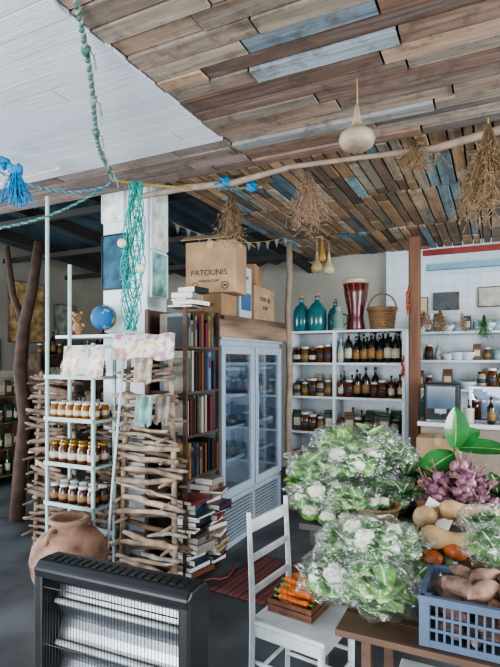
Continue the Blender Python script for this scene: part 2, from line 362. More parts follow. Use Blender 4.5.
# ---------------- bottles / jars
def jar(name,cont,lid,lab,r,h,label):
    o=MB().lathe([(r*.9,0),(r,.006),(r,h*.74),(r*.72,h*.84),(r*.72,h*.88)],12).obj(name,cont)
    reg(o,label,'jar')
    MB().lathe([(r*.8,h*.86),(r*.82,h*.87),(r*.82,h*.985),(r*.74,h)],12).obj('lid',lid,o)
    if lab: MB().lathe([(r*1.02,h*.22),(r*1.02,h*.52)],12).obj('paper_label',lab,o)
    return Stock(o)
def bottle(name,cont,cap,lab,r,h,label,neck=.3):
    o=MB().lathe([(r*.85,0),(r,.01),(r,h*.58),(r*.8,h*.66),(r*neck,h*.76),(r*neck,h*.93),(r*neck*1.15,h*.95)],12).obj(name,cont)
    reg(o,label,'bottle')
    MB().lathe([(r*neck*1.2,h*.92),(r*neck*1.2,h*.995),(r*neck,h)],10).obj('cap',cap,o)
    if lab: MB().lathe([(r*1.02,h*.14),(r*1.02,h*.44)],12).obj('paper_label',lab,o)
    return Stock(o)
m_honey=mat('honey','#7f4d12',.15,var=.15,coat=.5); m_jam=mat('dark_jam','#341412',.15,var=.2,coat=.5,rnd=.2)
m_amber=mat('amber_syrup','#4d2610',.15,var=.2,coat=.5); m_herb=mat('jarred_herb','#4b4c2a',.3,var=.3,scale=60,coat=.4); m_cream=mat('cream_contents','#8a836c',.3,var=.1,coat=.4)
m_dk=mat('dark_bottle_glass','#131612',.1,var=.2,coat=.6); m_grn=mat('green_bottle_glass','#22402a',.1,var=.2,coat=.6); m_clr=mat('pale_bottle_glass','#8b9e99',.1,var=.1,coat=.6)
m_lw=mat('white_lid','#c4c4c0',.4); m_lg=mat('gold_lid','#9c7a35',.35,metal=.6); m_lr=mat('red_lid','#7c2a22',.4)
m_lab=mat('cream_label','#b9b29e',.7,var=.3,scale=90); m_labr=mat('kraft_label','#87663f',.7,var=.3,scale=90); m_labd=mat('dark_label','#3a3a40',.6)
J=[jar('glass_jar',m_honey,m_lw,m_lab,.026,.085,'small honey jar with white lid and cream label'),
   jar('glass_jar',m_jam,m_lw,m_labr,.026,.085,'small dark jam jar with white lid and label'),
   jar('glass_jar',m_amber,m_lg,m_lab,.027,.095,'amber preserve jar with gold lid'),
   jar('glass_jar',m_herb,m_lw,m_labr,.036,.13,'jar of dried herbs with white lid'),
   jar('glass_jar',m_cream,m_dark,m_labd,.036,.12,'jar of pale preserve with dark lid'),
   jar('glass_jar',m_jam,m_lr,m_lab,.036,.12,'jar of dark preserve with red lid'),
   jar('glass_jar',m_amber,m_lw,m_labd,.04,.15,'tall amber jar with white lid and dark label')]
Bt=[bottle('wine_bottle',m_dk,m_lr,m_lab,.036,.29,'dark wine bottle with cream label'),
    bottle('wine_bottle',m_dk,m_dark,m_labr,.036,.27,'dark bottle with brown label'),
    bottle('oil_bottle',m_grn,m_lg,m_lab,.03,.25,'green olive oil bottle with gold cap'),
    bottle('glass_bottle',m_clr,m_lw,m_lab,.03,.22,'clear glass bottle with white cap'),
    bottle('glass_bottle',m_amber,m_dark,m_lab,.028,.2,'amber glass bottle with black cap')]
def packet(c,label):
    o=MB().box((0,0,.08),(.09,.05,.15)).box((0,0,.168),(.086,.012,.028)).obj('food_packet',mat('packet_paper',c,.6,var=.15,scale=20),bev=.006); reg(o,label,'packet')
    MB().box((0,-.0262,.08),(.06,.002,.07)).obj('paper_label',m_lab,o); return Stock(o)
PK=[packet('#5f4634','brown paper packet with cream label'),packet('#38463a','dark green food packet with label'),packet('#a59b85','cream coloured food packet with label')]
# ---------------- white shelf at back
sh=emp('shelving_unit','tall white wooden shelving unit packed with jars and bottles','shelf',W(-1.485,5.575),ROT)
SW=1.27
mb=MB().box((-SW/2,0,.965),(.03,.35,1.93)).box((SW/2,0,.965),(.03,.35,1.93)).box((-.115,0,.965),(.03,.34,1.9)).box((0,.18,.97),(SW,.01,1.93))
mb.obj('side_panel',m_white,sh,bev=.003)
SZ=[.02,.40,.79,1.19,1.57,1.93]
for z in SZ: MB().box((0,0,z-.012),(SW,.35,.024)).obj('shelf_board',m_white,sh)
rs=random.Random(3)
def fill(x0,x1,z,choices,gap,group,rows=2,sc=1.15):
    for row in range(rows):
        x=x0
        while x<x1:
            k=rs.choice(choices); y=-.11+row*.14; s=rs.uniform(.92,1.12)*sc; g=gap*(.62 if k in J[:2] else 1)
            k.put(W(-1.485+x,5.575+y,z+.001),rs.uniform(-.4,.4)+ROT,s,group=group); x+=g*rs.uniform(.98,1.1)
for z,ch,g in ((.40,[J[5],J[4],PK[0]],.1),(.79,[J[4],J[6],J[3],PK[1]],.092),(1.19,[J[3],J[4],J[6],PK[2]],.092),(1.57,[J[3],J[4],J[6],J[5]],.09)):
    fill(-SW/2+.07,-.17,z,ch,g,'jars on the tall white shelf',2,1.3)
fill(-.05,SW/2-.05,1.57,[Bt[0],Bt[1],Bt[0],Bt[3],Bt[1]],.082,'bottles on the tall white shelf')
fill(-.05,SW/2-.05,1.19,[Bt[4],J[6],Bt[2],J[5],Bt[1],PK[0]],.088,'bottles and jars on the tall white shelf',2,1.2)
fill(-.05,SW/2-.05,.79,[J[3],J[5],J[4],J[6],PK[0],Bt[4],PK[1]],.092,'jars on the tall white shelf',2,1.3)
fill(-.05,SW/2-.05,.40,[Bt[2],Bt[4]],.12,'bottles on the tall white shelf',1)
TZ=1.931
def demi(u,v,sc,label):
    o=MB().lathe([(.09,0),(.108,.02),(.113,.14),(.108,.25),(.08,.31),(.034,.345),(.026,.39),(.032,.40),(.032,.42)],18).obj('demijohn',m_teal,loc=W(u,v,TZ))
    o.scale=(sc,)*3; reg(o,label,'bottle','teal demijohns on the shelf')
    MB().lathe([(.022,.42),(.024,.46),(.015,.47)],10).obj('cork',m_card,o)
demi(-2.03,5.55,.93,'tall teal glass demijohn beside the wooden post'); demi(-1.83,5.52,.97,'large teal glass demijohn with cork'); demi(-1.64,5.6,.8,'smaller teal glass demijohn near the drum')
o=MB().lathe([(.07,0),(.075,.02),(.06,.03),(.06,.16),(.035,.2),(.035,.25),(.045,.26)],14).obj('enamel_jug',mat('grey_green_enamel','#7a938b',.3),loc=W(-1.56,5.45,TZ)); reg(o,'grey green enamel jug beside the demijohns','jug')
MB().tube([(.05,0,.18),(.1,0,.17),(.1,0,.08),(.06,0,.06)],.008,6).obj('handle',m_dark,o)
dr=emp('goblet_drum','dark red goblet drum with pale skin on the shelf top','drum',W(-1.39,5.56,TZ),ROT)
MB().lathe([(.10,0),(.105,.02),(.085,.14),(.09,.22),(.13,.40),(.145,.56)],20).obj('shell',mat('maroon_lacquer','#561820',.3,coat=.4),dr)
MB().lathe([(.15,.52),(.15,.565),(.13,.575)],20).obj('drum_head',m_lab,dr)
mb=MB()
for i in range(12):
    a=i*math.pi/6; mb.tube([(.15*math.cos(a),.15*math.sin(a),.54),(.115*math.cos(a+.2),.115*math.sin(a+.2),.33)],.0025,5)
mb.obj('cord',m_ropey,dr)
def basket(loc,r,h,label,handle=True,rz=0):
    e=emp('wicker_basket',label,'basket',loc,rz)
    mb=MB(); n=28
    mb.lathe([(r*.75,0),(r*.8,.01),(r*.97,h*.9),(r*.9,h*.9),(r*.7,.015)],n)
    for k in range(7):
        z=h*(.08+.13*k); rr=r*(.8+.18*k/7)
        mb.tube([(rr*math.cos(a*math.pi/12)*(1+.02*(-1)**a),rr*math.sin(a*math.pi/12)*(1+.02*(-1)**a),z) for a in range(25)],h*.045,5)
    mb.obj('woven_body',m_wicker,e)
    MB().tube([(r*math.cos(a*math.pi/12),r*math.sin(a*math.pi/12),h*.95) for a in range(25)],h*.07,6).obj('rim',m_wicker,e)
    if handle: MB().tube([(r*math.cos(a),0,h*.9+math.sin(a)*h*.75) for a in [i*math.pi/12 for i in range(13)]],.010,7).obj('handle',m_wicker,e)
    return e
basket(W(-1.10,5.56,TZ),.155,.24,'round wicker basket with arched handle on the shelf top',rz=ROT)
# ---------------- driftwood racks
def rack(u0,u1,v,z1,n,seed,label,mats,q0=.012,q1=.024,skip=.06):
    r=random.Random(seed); w=u1-u0
    e=emp('driftwood_rack',label,'rack',W((u0+u1)/2,v),ROT)
    for sx in (-1,1):
        MB().tube([(sx*w*.36,.02,0),(sx*w*.34,.03,z1*.5),(sx*w*.28,.04,z1)],[.022,.02,.016],9).obj('post',m_drift,e)
    for m,yo,ph in ((mats[0],-.025,0),(mats[1],.055,.5),(mats[2],.01,.25)):
        mb=MB()
        for i in range(n):
            if r.random()<skip: continue
            if ph==.25 and i%2: continue
            z=.05+(z1-.07)*(i+ph+r.uniform(-.25,.25))/n; k=1.0-.16*z/z1
            a=-w/2*k*r.uniform(.55,1.12); b=w/2*k*r.uniform(.7,1.16); t=r.uniform(-.07,.07)
            if ph==.25: # short stub sticks poking out
                if r.random()<.5: b=a+w*r.uniform(.3,.55)
                else: a=b-w*r.uniform(.3,.55)
            q=r.uniform(q0,q1); pts=[]; bw=r.uniform(-.02,.02)
            for j in range(8):
                s=j/7; pts.append((a+(b-a)*s,yo+r.uniform(-.012,.012),max(.02,z+t*(s-.5)+bw*math.sin(s*3.14)+r.uniform(-.005,.005))))
            mb.tube(pts,[q*r.uniform(.5,.9),q*.9,q*1.1,q*r.uniform(.9,1.15),q*r.uniform(.85,1.1),q,q*.85,q*r.uniform(.4,.8)],6)
        if ph==0:
            for sx in (-1,1):
                for i in range(n//2):
                    z=.08+(z1-.1)*(i+.3)/(n//2); x=sx*w*.34*(1-.2*z/z1); mb.tube([(x,-.09-r.uniform(0,.05),z+.012),(x+r.uniform(-.02,.02),.03,z+.02),(x+r.uniform(-.03,.03),.10,z+.0)],[.008,.016,.01],6)
        mb.obj('driftwood_slats',m,e)
    return e
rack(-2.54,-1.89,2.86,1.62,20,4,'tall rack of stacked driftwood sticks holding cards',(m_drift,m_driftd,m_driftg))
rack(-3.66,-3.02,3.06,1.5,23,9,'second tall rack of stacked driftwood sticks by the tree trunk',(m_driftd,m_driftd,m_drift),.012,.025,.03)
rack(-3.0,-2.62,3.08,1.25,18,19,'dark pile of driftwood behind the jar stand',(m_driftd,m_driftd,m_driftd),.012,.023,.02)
# ---------------- books
bc=['#7c302d','#9a9588','#27344a','#5a222b','#7b7466','#34505a','#94774a','#1c1f24','#a8a59d','#45304a','#566a7a','#6e4632']
BK=[]
for i,c in enumerate(bc):
    m=mat('book_cover',c,.45,var=.15,rnd=.25)
    mb=MB().box((-.48,0,.5),(.04,1,1)).box((.48,0,.5),(.04,1,1)).box((0,-.48,.5),(1,.04,1)).box((0,.01,.5),(.92,.94,.96),1)
    if i%2==0: mb.box((0,-.502,.72),(.7,.005,.3),2)
    o=mb.obj('book',[m,m_paper,mat('spine_print',bc[(i+5)%12],.6)]); reg(o,'worn paperback book with coloured cover','book'); BK.append(Stock(o))
BD=[BK[i] for i in (2,3,5,7,9,7,10,4,1,11,8,6,7)]
BF=[BK[i] for i in (0,2,3,5,7,9,10,11,6,1,4,8,7,8,1)]
rb=random.Random(8)
BU,BV=-2.17,3.27
m_shelfd=mat('dark_shelf_wood','#4d3b2f',.7,var=.3,stretch=(.3,1,1),scale=9)
shb=emp('bookcase','narrow open dark wood bookcase crammed with books beside the cooler','bookcase',W(BU,BV),ROT)
for sx in (-.17,.17):
    for sy in (-.235,.235): MB().box((sx,sy,.99),(.03,.02,1.98)).obj('upright',m_shelfd,shb)
MB().box((-.185,0,.99),(.01,.46,1.98)).obj('back_panel',m_shelfd,shb)
for z in (.04,.74,1.05,1.37,1.70): MB().box((0,0,z-.01),(.37,.44,.02)).obj('shelf_board',m_shelfd,shb)
for z,h in ((.74,.26),(1.05,.29),(1.37,.30),(1.70,.28)):
    v=-.215
    while v<.19:
        t=rb.uniform(.012,.04); hh=h*rb.uniform(.62,1.0); d=rb.uniform(.16,.25)
        if v+t>.222: break
        rb.choice(BD).put(W(BU+.20-d/2-rb.uniform(0,.06),BV+v+t/2,z+.0005),ROT+math.pi/2+rb.uniform(-.04,.04),(t-.001,d,hh),group='books standing in the narrow bookcase',label='book standing upright with dark spine'); v+=t
def flatbook(stock,u,v,z,t,dw,dl,rz,label,group):
    M=Matrix.Rotation(rz+math.pi/2,3,'Z')@Matrix.Rotation(math.pi/2,3,'Y')
    o=stock.put((0,0,0),sc=(t,dw,dl),rot=tuple(M.to_euler()),group=group,label=label)
    d=M@Vector((0,0,.5*dl)); c=W(u,v,0)
    o.location=Vector((c.x,c.y,z+t/2))-Vector((d.x,d.y,0))
for (u,v,z,n,lim) in ((-2.02,3.14,.045,40,.60),(-2.01,3.39,.045,40,.70),(-2.12,3.25,2.0,6,2.18)):
    for k in range(n):
        t=rb.uniform(.012,.045)
        if z+t>lim: break
        flatbook(rb.choice(BF),u+rb.uniform(-.03,.05),v+rb.uniform(-.015,.015),z,t,.19*rb.uniform(.8,1.15),.22*rb.uniform(.75,1.08),ROT+rb.uniform(-.28,.28)+(math.pi if rb.random()<.25 else 0),'book lying flat in a messy stack','stacked books beside the cooler'); z+=t+.0005
# ---------------- jar stand
JU=-2.77
js=emp('display_stand','pale green ladder-like stand with narrow shelves of jars','shelf',W(JU,2.80),ROT)
for x in (-.225,.225):
    for y in (-.11,.11):
        hh=2.82 if (x<0 and y<0) else (2.35 if y>0 and x<0 else 1.72) 
        MB().box((0,0,hh/2),(.024,.02,hh)).obj('upright',m_mint,js,loc=(x,y,0),bev=.003)
for z in (.545,.84,1.17,1.48): MB().box((0,0,z-.01),(.48,.25,.02)).box((0,-.125,z-.003),(.48,.012,.028)).obj('shelf_board',m_mint,js)
MB().box((.0,.125,1.70),(.45,.02,.03)).box((0,.125,.3),(.45,.02,.03)).obj('rail',m_mint,js)
for z,ji in ((.545,1),(.84,2),(1.17,0)):
    for row in range(2):
        for i in range(5 if ji else 6):
            st_=(.093 if ji else .077)
            J[ji].put(W(JU-.19+i*st_,2.80-.065+row*.1,z+.001),rs.uniform(0,6),1.6 if ji else 1.4,group='jars on the white stand')
for i in range(5):
    J[4].put(W(JU-.19+i*.09,2.80+.03,1.481),0,.95,group='jars on the white stand')
a=S(104,360,3.5); a.z=0; b=S(124,352,3.56)
reg(MB().tube([a,b],.02,4,flat=.5).obj('leaning_plank',m_whitew),'narrow white painted plank leaning beside the driftwood rack','plank')
def watercolour(name,base,blots):
    m=bpy.data.materials.new(name); m.use_nodes=True; nt=m.node_tree; b=nt.nodes['Principled BSDF']; b.inputs['Roughness'].default_value=.8
    tc=nt.nodes.new('ShaderNodeTexCoord'); prev=None
    for i,(c,sc_,th,st) in enumerate(blots):
        mp=nt.nodes.new('ShaderNodeMapping'); mp.inputs['Location'].default_value=(i*3.7,i*1.3,i*2.1); no=nt.nodes.new('ShaderNodeTexNoise'); no.inputs['Scale'].default_value=sc_; no.inputs['Detail'].default_value=2
        nt.links.new(tc.outputs['Object'],mp.inputs[0]); nt.links.new(mp.outputs[0],no.inputs['Vector'])
        mr=nt.nodes.new('ShaderNodeMapRange'); mr.inputs[1].default_value=th; mr.inputs[2].default_value=th+.06; mr.inputs[4].default_value=st; nt.links.new(no.outputs['Fac'],mr.inputs[0])
        mx=nt.nodes.new('ShaderNodeMixRGB'); mx.inputs[2].default_value=(*hx(c),1)
        if prev: nt.links.new(prev,mx.inputs[1])
        else: mx.inputs[1].default_value=(*hx(base),1)
        nt.links.new(mr.outputs[0],mx.inputs[0]); prev=mx.outputs[0]
    nt.links.new(prev,b.inputs['Base Color']); return m
def card(px0,py0,px1,py1,Y,m,name,label,cat,rz=ROT,tilt=-.12):
    a=S(px0,py1,Y); b=S(px1,py0,Y); w=(b.x-a.x)/CU; h=b.z-a.z; n=14
    mb=MB(); vs=[];fs=[]
    for i in range(n+1):
        x=(i/n-.5)*w; yy=.012*math.sin(i*.9)
        vs+=[(x,yy,-.012*math.sin(i*.7)),(x,yy-tilt*h,h+.006*math.sin(i*1.1))]
    for i in range(n): fs.append((2*i,2*i+2,2*i+3,2*i+1))
    mb.add(vs,fs); o=mb.obj(name,m,loc=((a.x+b.x)/2,Y,a.z),rz=rz)
    s=o.modifiers.new('s','SOLIDIFY'); s.thickness=.003
    return reg(o,label,cat)
card(57,346,106,376,3.38,watercolour('watercolour_sheet','#cfccc6',[('#b9808f',20,.53,.8),('#c9b46e',18,.57,.8),('#93a88e',26,.62,.6)]),'paper_banner','white hand painted paper banner with pink and yellow watercolour','paper banner')
card(106,334,176,359,3.26,watercolour('watercolour_sheet','#cdcac2',[('#b06c8a',18,.51,.8),('#c7a548',20,.57,.8),('#6f927e',24,.61,.7)]),'paper_banner','paper banner with pink and yellow watercolour above the rack','paper banner')
card(132,358,152,382,3.24,mat('postcard_print','#8a7566',.7,var=.08,scale=20,c2='#b9b2a4'),'postcard','postcard leaning on the driftwood rack','card')
card(133,397,152,425,3.20,mat('notebook_cover','#5f857e',.7,var=.08,scale=12,c2='#8faea5'),'notebook','pale green handmade notebook on the driftwood rack','notebook')
card(153,397,169,424,3.18,mat('notebook_cover','#665c54',.7,var=.08,scale=12,c2='#9a9288'),'notebook','grey handmade notebook on the driftwood rack','notebook')
def picture(u,v,z,w,h,rz,c,c2,label,frame=m_white):
    e=emp('picture',label,'picture',W(u,v,z),rz)
    MB().box((0,-.005,0),(w,.012,h)).obj('canvas',mat('painting',c,.7,var=.3,scale=9,c2=c2),e)
    mb=MB()
    for s in (-1,1): mb.box((s*w/2,-.006,0),(.012,.02,h)); mb.box((0,-.006,s*h/2),(w,.02,.012))
    mb.obj('frame',frame,e)
picture(-2.78,3.19,2.40,.26,.44,ROT,'#14304a','#1f5568','dark blue sea painting hung on the pillar',m_dark)
picture(-2.80,3.19,2.86,.22,.26,ROT,'#b9c6c1','#d3d8d4','pale drawing pinned at the top of the pillar')
picture(-2.46,3.34,2.74,.21,.48,ROT+math.pi/2,'#b9c4b2','#d6dad0','pale green drawing on the side of the pillar')
picture(-2.46,3.34,2.29,.21,.36,ROT+math.pi/2,'#3c7e84','#8ab4ae','teal painting on the side of the pillar')
gz=1.80
reg(MB().box((0,0,-.012),(.72,.2,.022)).obj('wall_shelf',m_whitew,loc=W(-2.86,3.075,gz),rz=ROT),'small white plank shelf fixed to the pillar','shelf')
g=emp('globe','small blue desk globe on a stand','globe',W(-2.78,3.05,gz),0)
MB().lathe([(.05,0),(.05,.008),(.01,.02),(.008,.04)],16).obj('base',m_black,g)
MB().ball((0,0,.135),.097,28,0).obj('sphere',watercolour('globe_map','#1f5f96',[('#8a9a5c',9,.53,1),('#b39a62',16,.6,.8)]),g)
MB().tube([(.104*math.sin(a),0,.135-.104*math.cos(a)) for a in [i*math.pi/10 for i in range(11)]],.004,6).obj('meridian',m_lg,g)
tb=emp('teddy_bear','small sandy brown teddy bear sitting on a shelf','stuffed toy',W(-3.05,3.05,gz),ROT+.3); tb.scale=(1.35,)*3
mf=mat('teddy_plush','#a8835f',.9,var=.2,scale=60,bump=.6)
mb=MB().ball((0,0,.045),(.035,.03,.045)).ball((0,-.005,.105),.032).ball((-.026,0,.134),.013,8).ball((.026,0,.134),.013,8).ball((0,-.034,.098),.014,8)
mb.tube([(-.03,0,.075),(-.055,-.02,.05)],[.014,.012]).tube([(.03,0,.075),(.055,-.02,.05)],[.014,.012]).tube([(-.02,-.01,.018),(-.03,-.06,.014)],[.017,.016]).tube([(.02,-.01,.018),(.03,-.06,.014)],[.017,.016])
mb.obj('body',mf,tb,sub=1)
MB().ball((-.012,-.034,.113),.004,8).ball((.012,-.034,.113),.004,8).ball((0,-.048,.102),.005,8).obj('face',m_ink,tb)
# ---------------- urn
ur=emp('terracotta_urn','large rough worn terracotta urn with small handles on the floor','urn',Vector((-1.19,3.30,0)),1.1); ur.scale=(1.08,1.08,1.04)
mb=MB().lathe([(.11,0),(.13,.02),(.18,.10),(.215,.20),(.23,.30),(.215,.38),(.16,.445),(.11,.47),(.10,.50),(.13,.525),(.125,.545),(.085,.54),(.08,.49)],32)
mb.v=[Vector((p.x*(1+.03*noise.noise(p*9)),p.y*(1+.03*noise.noise(p*9)),p.z)) for p in mb.v]
mb.obj('vessel',m_terra,ur)
for s in (-1,1): MB().tube([(s*.11,0,.485),(s*.15,0,.488),(s*.18,0,.455),(s*.175,0,.42)],.013,8).obj('handle',m_terra,ur)
# ---------------- heater
he=emp('electric_heater','black portable quartz heater with silver reflector and wire guard','heater',Vector((-.475,1.80,0)),-math.radians(23.5))
w=.67; zt=.85
mb=MB()
prof=[(-.07,zt-.055),(-.075,zt-.02),(-.05,zt-.002),(.0,zt),(.05,zt-.004),(.07,zt-.03),(.07,zt-.07),(-.05,zt-.075)]
vs=[];n=len(prof)
for x in (-w/2,w/2): vs+=[(x,y,z) for y,z in prof]
fs=[(i,(i+1)%n,n+(i+1)%n,n+i) for i in range(n)]+[tuple(range(n))[::-1],tuple(range(n,2*n))]
mb.add(vs,[f[::-1] for f in fs],0,False)
for s in (-1,1): mb.box((s*(w/2-.022),0,.44),(.045,.14,.76))
mb.box((0,.055,.44),(w-.08,.02,.74)); mb.box((0,0,.09),(w-.08,.13,.06))
mb.obj('housing',m_black,he,bev=.01)
mb=MB()
for i in range(18): mb.box((-.28+i*.033,-.008,zt+.001),(.02,.05,.004))
mb.obj('vent_slots',m_dark,he)
mb=MB(); vs=[];fs=[]; k=24
for i in range(k+1):
    z=.13+.63*i/k; y=.035-.03*abs(math.sin(i*math.pi/6)); vs+=[(-w/2+.045,y,z),(w/2-.045,y,z)]
for i in range(k): fs.append((2*i,2*i+1,2*i+3,2*i+2))
mb.add(vs,fs,0,False); mb.obj('reflector',m_steel,he)
for i in range(4):
    z=.21+.158*i
    MB().tube([(-w/2+.05,-.005,z),(w/2-.05,-.005,z)],.011,10).obj('quartz_tube',mat('frosted_quartz','#b9bcbd',.3),he)
mb=MB()
for i in range(42):
    x=-w/2+.05+i*(w-.1)/41; mb.tube([(x,-.062,.12),(x,-.068,.45),(x,-.062,.785)],.0014,4)
for i in range(4): mb.tube([(-w/2+.045,-.066,.13+i*.21),(w/2-.045,-.066,.13+i*.21)],.0025,5)
mb.obj('wire_guard',m_dark,he)
for s in (-1,1): MB().box((s*.25,0,.03),(.05,.26,.06)).obj('foot',m_black,he,bev=.01)
# ---------------- rug
mb=MB(); vs=[];fs=[]
mr_=bpy.data.materials.new('striped_rug'); mr_.use_nodes=True; nt=mr_.node_tree; bs=nt.nodes['Principled BSDF']; tc=nt.nodes.new('ShaderNodeTexCoord'); wv=nt.nodes.new('ShaderNodeTexWave'); cr=nt.nodes.new('ShaderNodeValToRGB')
wv.inputs['Scale'].default_value=3.2; wv.inputs['Distortion'].default_value=1.2; nt.links.new(tc.outputs['Object'],wv.inputs[0]); nt.links.new(wv.outputs[1],cr.inputs[0]); nt.links.new(cr.outputs[0],bs.inputs['Base Color']); bs.inputs['Roughness'].default_value=.95
cr.color_ramp.elements[0].color=(*hx('#5c2e30'),1); cr.color_ramp.elements[1].color=(*hx('#3a2b29'),1); e_=cr.color_ramp.elements.new(.5); e_.color=(*hx('#74403c'),1)
for i in range(21):
    for j in range(11): vs.append((-.6+1.2*i/20+.01*math.sin(j),-.36+.72*j/10,.008+.006*noise.noise(Vector((i*.4,j*.5,1)))))
for i in range(20):
    for j in range(10): a=i*11+j; fs.append((a,a+11,a+12,a+1))
mb.add(vs,fs); o=mb.obj('rug',mr_,loc=W(-1.16,3.30,.002),rz=ROT-.1); s=o.modifiers.new('s','SOLIDIFY'); s.thickness=.006; reg(o,'worn dark red woven rug on the concrete floor','rug')
r=random.Random(4); pts=[W(-1.80+.06*math.sin(i*.9),3.35-.06*i+.04*math.cos(i*1.3),.022) for i in range(16)]
reg(MB().tube(pts,.006,6).obj('power_cable',mat('red_cable','#8a3a40',.5)),'reddish power cable lying loosely on the floor','cable')
# ---------------- chair
ch=emp('wooden_chair','white painted wooden chair with slatted back','chair',Vector((.256,2.24,0)),-math.radians(33.5))
FX=.145
for y in (-.165,.165):
    MB().tube([(-.195,y,0),(-.185,y,.42),(-.187,y,.6),(-.205,y,.925)],[.014,.017,.017,.013],4).obj('leg',m_whitew,ch,bev=.003)
    MB().tube([(FX,y*.96,0),(FX,y*.96,.45)],[.014,.018],4).obj('leg',m_whitew,ch)
for z in (.86,.72,.58):
    x=-.185-(z-.6)*.06
    MB().box((x,0,z),(.016,.33,.055 if z>.8 else .03)).obj('back_slat',m_whitew,ch,bev=.004)
MB().box((-.015,0,.448),(.36,.35,.022)).box((FX,0,.41),(.02,.31,.05)).box((-.18,0,.41),(.02,.31,.05)).box((-.02,0.16,.41),(.32,.02,.05)).box((-.02,-.16,.41),(.32,.02,.05)).obj('seat',m_whitew,ch,bev=.006)
mb=MB()
for y in (-.16,.16):
    for z in (.15,.27): mb.tube([(-.19,y,z),(FX,y,z)],.009,7)
mb.tube([(FX,-.16,.22),(FX,.16,.22)],.009,7).tube([(-.19,-.16,.2),(-.19,.16,.2)],.009,7)
mb.obj('stretcher',m_whitew,ch)
def crate(loc,rz,du,dv,h,m,name,label,slats=3,cat='crate'):
    e=emp(name,label,cat,loc,rz); mb=MB()
    mb.box((0,0,.006),(du,dv,.012)); mb.obj('base',m,e)
    mb=MB(); sh_=h/slats
    for i in range(slats):
        z=.012+sh_*(i+.45)
        for s in (-1,1): mb.box((0,s*(dv/2-.005),z),(du,.01,sh_*.78)); mb.box((s*(du/2-.005),0,z),(.01,dv-.02,sh_*.78))
    for sx in (-1,1):
        for sy in (-1,1): mb.box((sx*(du/2-.015),sy*(dv/2-.015),h/2),(.022,.022,h))
    mb.obj('side_slats',m,e,bev=.001); return e
CA=-math.radians(33.5)
cc=Vector((.238,2.315,.459))
crate(cc,CA,.22,.24,.05,m_wood,'wooden_crate','small brown wooden crate of carrots on the chair',2)
m_car=mat('carrot','#b9581f',.5,var=.2,scale=20,c2='#cf7636',stretch=(1,1,6),rnd=.15)
o=reg(MB().lathe([(.002,0),(.006,.02),(.012,.08),(.016,.13),(.013,.14)],10).obj('carrot',m_car),'muddy orange carrot piled in the crate','carrot','carrots in the small crate')
mb=MB()
for i in range(3): mb.tube([(0,0,.138),(R.uniform(-.01,.01),R.uniform(-.01,.01),.165)],.003,5)
mb.obj('stem',m_leaf,o); CR=Stock(o)
rr=random.Random(2); M_=Matrix.Rotation(CA,3,'Z')
for i in range(34):
    lay=i//8; k=i%8; a=CA+rr.uniform(-.22,.22)+(math.pi if k%2 else 0); lz=.03+.02*lay
    yy=(-.09+.18*k/7)*(1-.16*lay); sgn=-1 if k%2 else 1
    p=cc+M_@Vector((-.065*sgn+rr.uniform(-.012,.012),yy,lz))
    CR.put(p,rot=(0,math.pi/2-rr.uniform(-.05,.12),a),sc=rr.uniform(.88,1.05))
# ---------------- tables
def table(u0,u1,v0,v1,z,m,label,lw=.05,inset=.1,mlegs=None,apron=True,th=.03):
    e=emp('table',label,'table',W((u0+u1)/2,(v0+v1)/2),ROT); w=u1-u0;d=v1-v0
    mb=MB(); n=max(2,int(d/.12))
    for i in range(n): mb.box((0,-d/2+d*(i+.5)/n,z-th/2),(w,d/n-.003,th))
    mb.obj('table_top',m,e,bev=.003)
    if apron: MB().box((0,-d/2+.05,z-.07),(w-.1,.02,.08)).box((0,d/2-.05,z-.07),(w-.1,.02,.08)).box((-w/2+.05,0,z-.07),(.02,d-.1,.08)).obj('apron',m,e)
    else: MB().box((0,-d/2+.1,z-th-.012),(w-.1,.03,.024)).box((0,d/2-.1,z-th-.012),(w-.1,.03,.024)).box((0,d/2-.1,.2),(w-.2,.02,.03)).obj('cross_rail',m,e)
    for sx in (-1,1):
        for sy in (-1,1): MB().box((sx*(w/2-inset),sy*(d/2-.06),z/2-th/2),(lw,lw,z-th)).obj('leg',mlegs or m,e,bev=.004)
    return e
m_tg=mat('grey_table_wood','#4b4a46',.6,var=.3,scale=8,stretch=(.2,1,1))
table(-.86,.75,2.31,3.15,.80,m_tg,'weathered grey table loaded with vegetables')
table(-.5,.6,1.70,2.22,.66,m_woodx,'low brown wooden table in front of the vegetable table',.035,.1,None,False,.024)
st=emp('stool','white painted stool tucked under the low table','stool',W(-.17,1.86),ROT)
MB().box((0,0,.44),(.3,.26,.025)).obj('seat',m_whitew,st,bev=.005)
for sx in (-1,1):
    for sy in (-1,1): MB().box((sx*.125,sy*.105,.215),(.03,.03,.43)).obj('leg',m_whitew,st)
